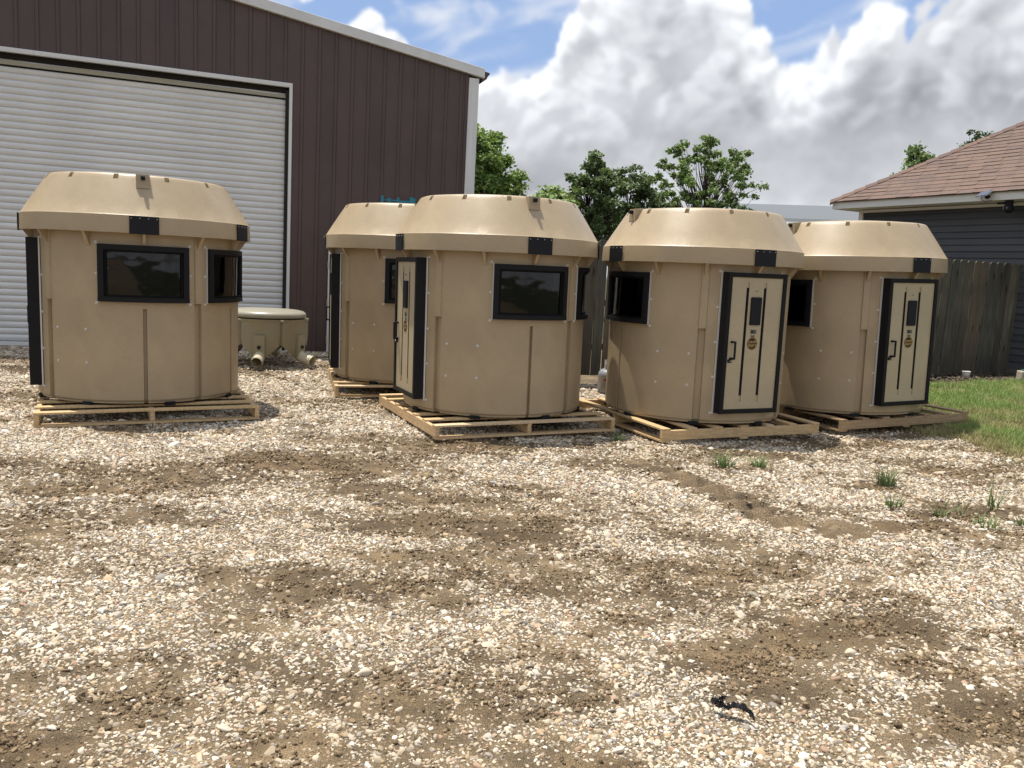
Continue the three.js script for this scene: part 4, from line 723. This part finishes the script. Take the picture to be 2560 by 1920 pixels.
// dead leaves, twigs and mulch along the foot of the fence
{
  const rnd = rng(55), l = [], m = new THREE.Matrix4(), q = new THREE.Quaternion(), e = new THREE.Euler(), geo = new THREE.BufferGeometry();
  geo.setAttribute('position', new THREE.Float32BufferAttribute([-1, 0, 0, 0, 0.15, 0.45, 1, 0.1, 0, -1, 0, 0, 1, 0.1, 0, 0, 0.12, -0.45], 3)); geo.computeVertexNormals();
  const cc = [];
  for (let i = 0; i < 6800; i++) { const s = 3.8 + 5.2 * rnd(), o = 0.02 + 0.95 * rnd() + 0.1 * rnd(), x = 0.1 + 0.9474 * s + 0.32 * o, z = -10.85 - 0.32 * s + 0.9474 * o; e.set((rnd() - 0.5) * 0.9, rnd() * 6.3, (rnd() - 0.5) * 0.9); q.setFromEuler(e); const k = 0.012 + 0.03 * rnd(); m.compose(V(x, groundY(x, z) + 0.006 + 0.02 * rnd(), z), q, V(k, k, k * (0.4 + 0.7 * rnd()))); l.push(...m.elements); const w = 0.4 + rnd(); cc.push(0.13 * w, 0.10 * w, 0.07 * w); }
  const im = new THREE.InstancedMesh(geo, std({ color: 0xffffff, roughness: 0.9, side: THREE.DoubleSide }), l.length / 16); im.instanceMatrix.array.set(l); im.instanceColor = new THREE.InstancedBufferAttribute(new Float32Array(cc), 3); im.name = 'leaf_litter'; im.userData = { kind: 'stuff', label: 'dark leaf litter and mulch along the foot of the fence', category: 'leaf litter' }; scene.add(im);
}

// ------------------------------------------------------------------ trees behind the yard
function makeTree({ name, label, x, z, top, crownY, rx, ry, leaves, clusters, spread, leaf, color, seed, stems = 1, open = 0.5, lean = 0 }) {
  const g = thing(name, label, 'tree', 'trees behind the yard'); g.position.set(x, -0.1, z);
  const rnd = rng(seed), wood = [], gauss = () => (rnd() + rnd() + rnd() - 1.5) * 1.15;
  const trunkTop = [];
  for (let s = 0; s < stems; s++) {
    const bx = (s - (stems - 1) / 2) * 0.5, h = crownY + ry * 0.45, pts = []; for (let i = 0; i <= 8; i++) { const t = i / 8; pts.push(V(bx * (1 - t * 0.2) + lean * t * t + 0.12 * n3(t * 2.4 + seed, s, 0) * h * 0.18, h * t, 0.1 * n3(s + 4, t * 2.3, seed) * h * 0.15)); }
    wood.push(tube(pts, 0.035 * top * (stems > 1 ? 0.45 : 0.6), 0.02, 7)); trunkTop.push(pts);
  }
  const cl = [];
  for (let k = 0; k < clusters; k++) {
    let u, v, w, d; do { u = rnd() * 2 - 1; v = rnd() * 2 - 1; w = rnd() * 2 - 1; d = Math.hypot(u, v, w); } while (d > 1 || d < open * (0.35 + 0.65 * rnd()));
    const bump = 0.82 + 0.42 * n3(u * 2.2 + seed, v * 2.2, w * 2.2), taper = v > 0 ? 1 - 0.35 * v * v : 1;
    const c = V(u * rx * bump * taper + lean, crownY + v * ry * bump, w * rx * bump * taper); if (c.y < 0.7) continue;
    cl.push(c);
    const T = trunkTop[Math.floor(rnd() * stems)], ti = clamp(Math.floor((c.y / (crownY + ry * 0.45)) * 8 - 1.5 - 1.5 * rnd()), 2, 8), a = T[ti], mid = a.clone().lerp(c, 0.5).add(V(gauss() * 0.12, 0.16 * rnd(), gauss() * 0.12));
    if (k % 2 === 0 || open > 0.3) wood.push(tube([a, a.clone().lerp(mid, 0.5), mid, c], 0.008 * top * 0.5, 0.006, 5));
  }
  part(g, 'trunk', join(wood), M.bark);
  // crown: many small folded leaves gathered in sprays
  const per = Math.round(leaves / cl.length), pos = [], col = [], a = V(0, 0, 0), b = V(0, 0, 0), nrm = V(0, 0, 0);
  for (const c of cl) {
    const tone = 0.75 + 0.5 * rnd(), sx = spread * (0.7 + 0.6 * rnd()), sy = spread * (0.45 + 0.4 * rnd());
    for (let i = 0; i < per; i++) {
      const px = c.x + gauss() * sx, py = c.y + gauss() * sy, pz = c.z + gauss() * sx, L = leaf * (0.6 + 0.8 * rnd()), Wd = L * (0.35 + 0.2 * rnd());
      a.set(gauss(), gauss() * 0.6 - 0.35, gauss()).normalize(); nrm.set(gauss(), 0.9 + gauss(), gauss()); b.crossVectors(a, nrm).normalize();
      const t = V(px + a.x * L, py + a.y * L, pz + a.z * L), m1 = V(px + a.x * L * 0.5 + b.x * Wd, py + a.y * L * 0.5 + b.y * Wd, pz + a.z * L * 0.5 + b.z * Wd), m2 = V(px + a.x * L * 0.5 - b.x * Wd, py + a.y * L * 0.5 - b.y * Wd, pz + a.z * L * 0.5 - b.z * Wd);
      pos.push(px, py, pz, m1.x, m1.y, m1.z, t.x, t.y, t.z, px, py, pz, t.x, t.y, t.z, m2.x, m2.y, m2.z);
      const w = tone * (0.8 + 0.4 * rnd()), yel = 0.9 + 0.3 * rnd(); for (let k = 0; k < 6; k++) col.push(w * yel, w, w * 0.9);
    }
  }
  const cg = new THREE.BufferGeometry(); cg.setAttribute('position', new THREE.Float32BufferAttribute(pos, 3)); cg.setAttribute('color', new THREE.Float32BufferAttribute(col, 3)); cg.computeVertexNormals();
  const mm = leafMat(...color, 0.35); mm.vertexColors = true; part(g, 'crown', cg, mm);
}
makeTree({ name: 'broadleaf_tree', label: 'dense mid-green tree beside the workshop corner', x: -1.75, z: -31, top: 7.0, crownY: 4.4, rx: 2.0, ry: 2.9, leaves: 44000, clusters: 330, spread: 0.25, leaf: 0.115, color: [0.19, 0.30, 0.06], seed: 3, open: 0.45 });
makeTree({ name: 'broadleaf_tree', label: 'dark narrow tree rising in the gap between the two central blinds', x: 2.45, z: -29, top: 5.9, crownY: 3.9, rx: 1.25, ry: 2.2, leaves: 17000, clusters: 150, spread: 0.16, leaf: 0.105, color: [0.125, 0.19, 0.055], seed: 8, stems: 2, open: 0.5 });
makeTree({ name: 'broadleaf_tree', label: 'dark round-topped tree above the blind second from the right', x: 4.1, z: -30.5, top: 5.8, crownY: 3.8, rx: 1.4, ry: 2.1, leaves: 15000, clusters: 150, spread: 0.165, leaf: 0.105, color: [0.115, 0.175, 0.05], seed: 14, stems: 2, open: 0.55 });
makeTree({ name: 'broadleaf_tree', label: 'tall airy light-green tree, rightmost of the trees left of the house', x: 7.1, z: -32.5, top: 7.2, crownY: 4.9, rx: 2.5, ry: 3.0, leaves: 15000, clusters: 210, spread: 0.135, leaf: 0.11, color: [0.17, 0.26, 0.07], seed: 26, open: 0.6 });
makeTree({ name: 'young_tree', label: 'low bright green sapling left of the dark trees', x: 0.95, z: -26, top: 4.0, crownY: 3.5, rx: 0.85, ry: 0.9, leaves: 2600, clusters: 36, spread: 0.2, leaf: 0.15, color: [0.22, 0.33, 0.09], seed: 33, open: 0.5 });
makeTree({ name: 'broadleaf_tree', label: 'treetop showing over the lower part of the brown house roof', x: 16.4, z: -35.5, top: 7.7, crownY: 6.35, rx: 0.95, ry: 1.6, leaves: 4200, clusters: 46, spread: 0.2, leaf: 0.12, color: [0.15, 0.23, 0.065], seed: 41, open: 0.6 });
makeTree({ name: 'broadleaf_tree', label: 'sparse twiggy treetop showing higher up over the house roof', x: 19.7, z: -37, top: 9.3, crownY: 7.7, rx: 1.0, ry: 1.5, leaves: 1500, clusters: 34, spread: 0.15, leaf: 0.12, color: [0.09, 0.14, 0.05], seed: 47, open: 0.6 });

renderer.render(scene, camera);
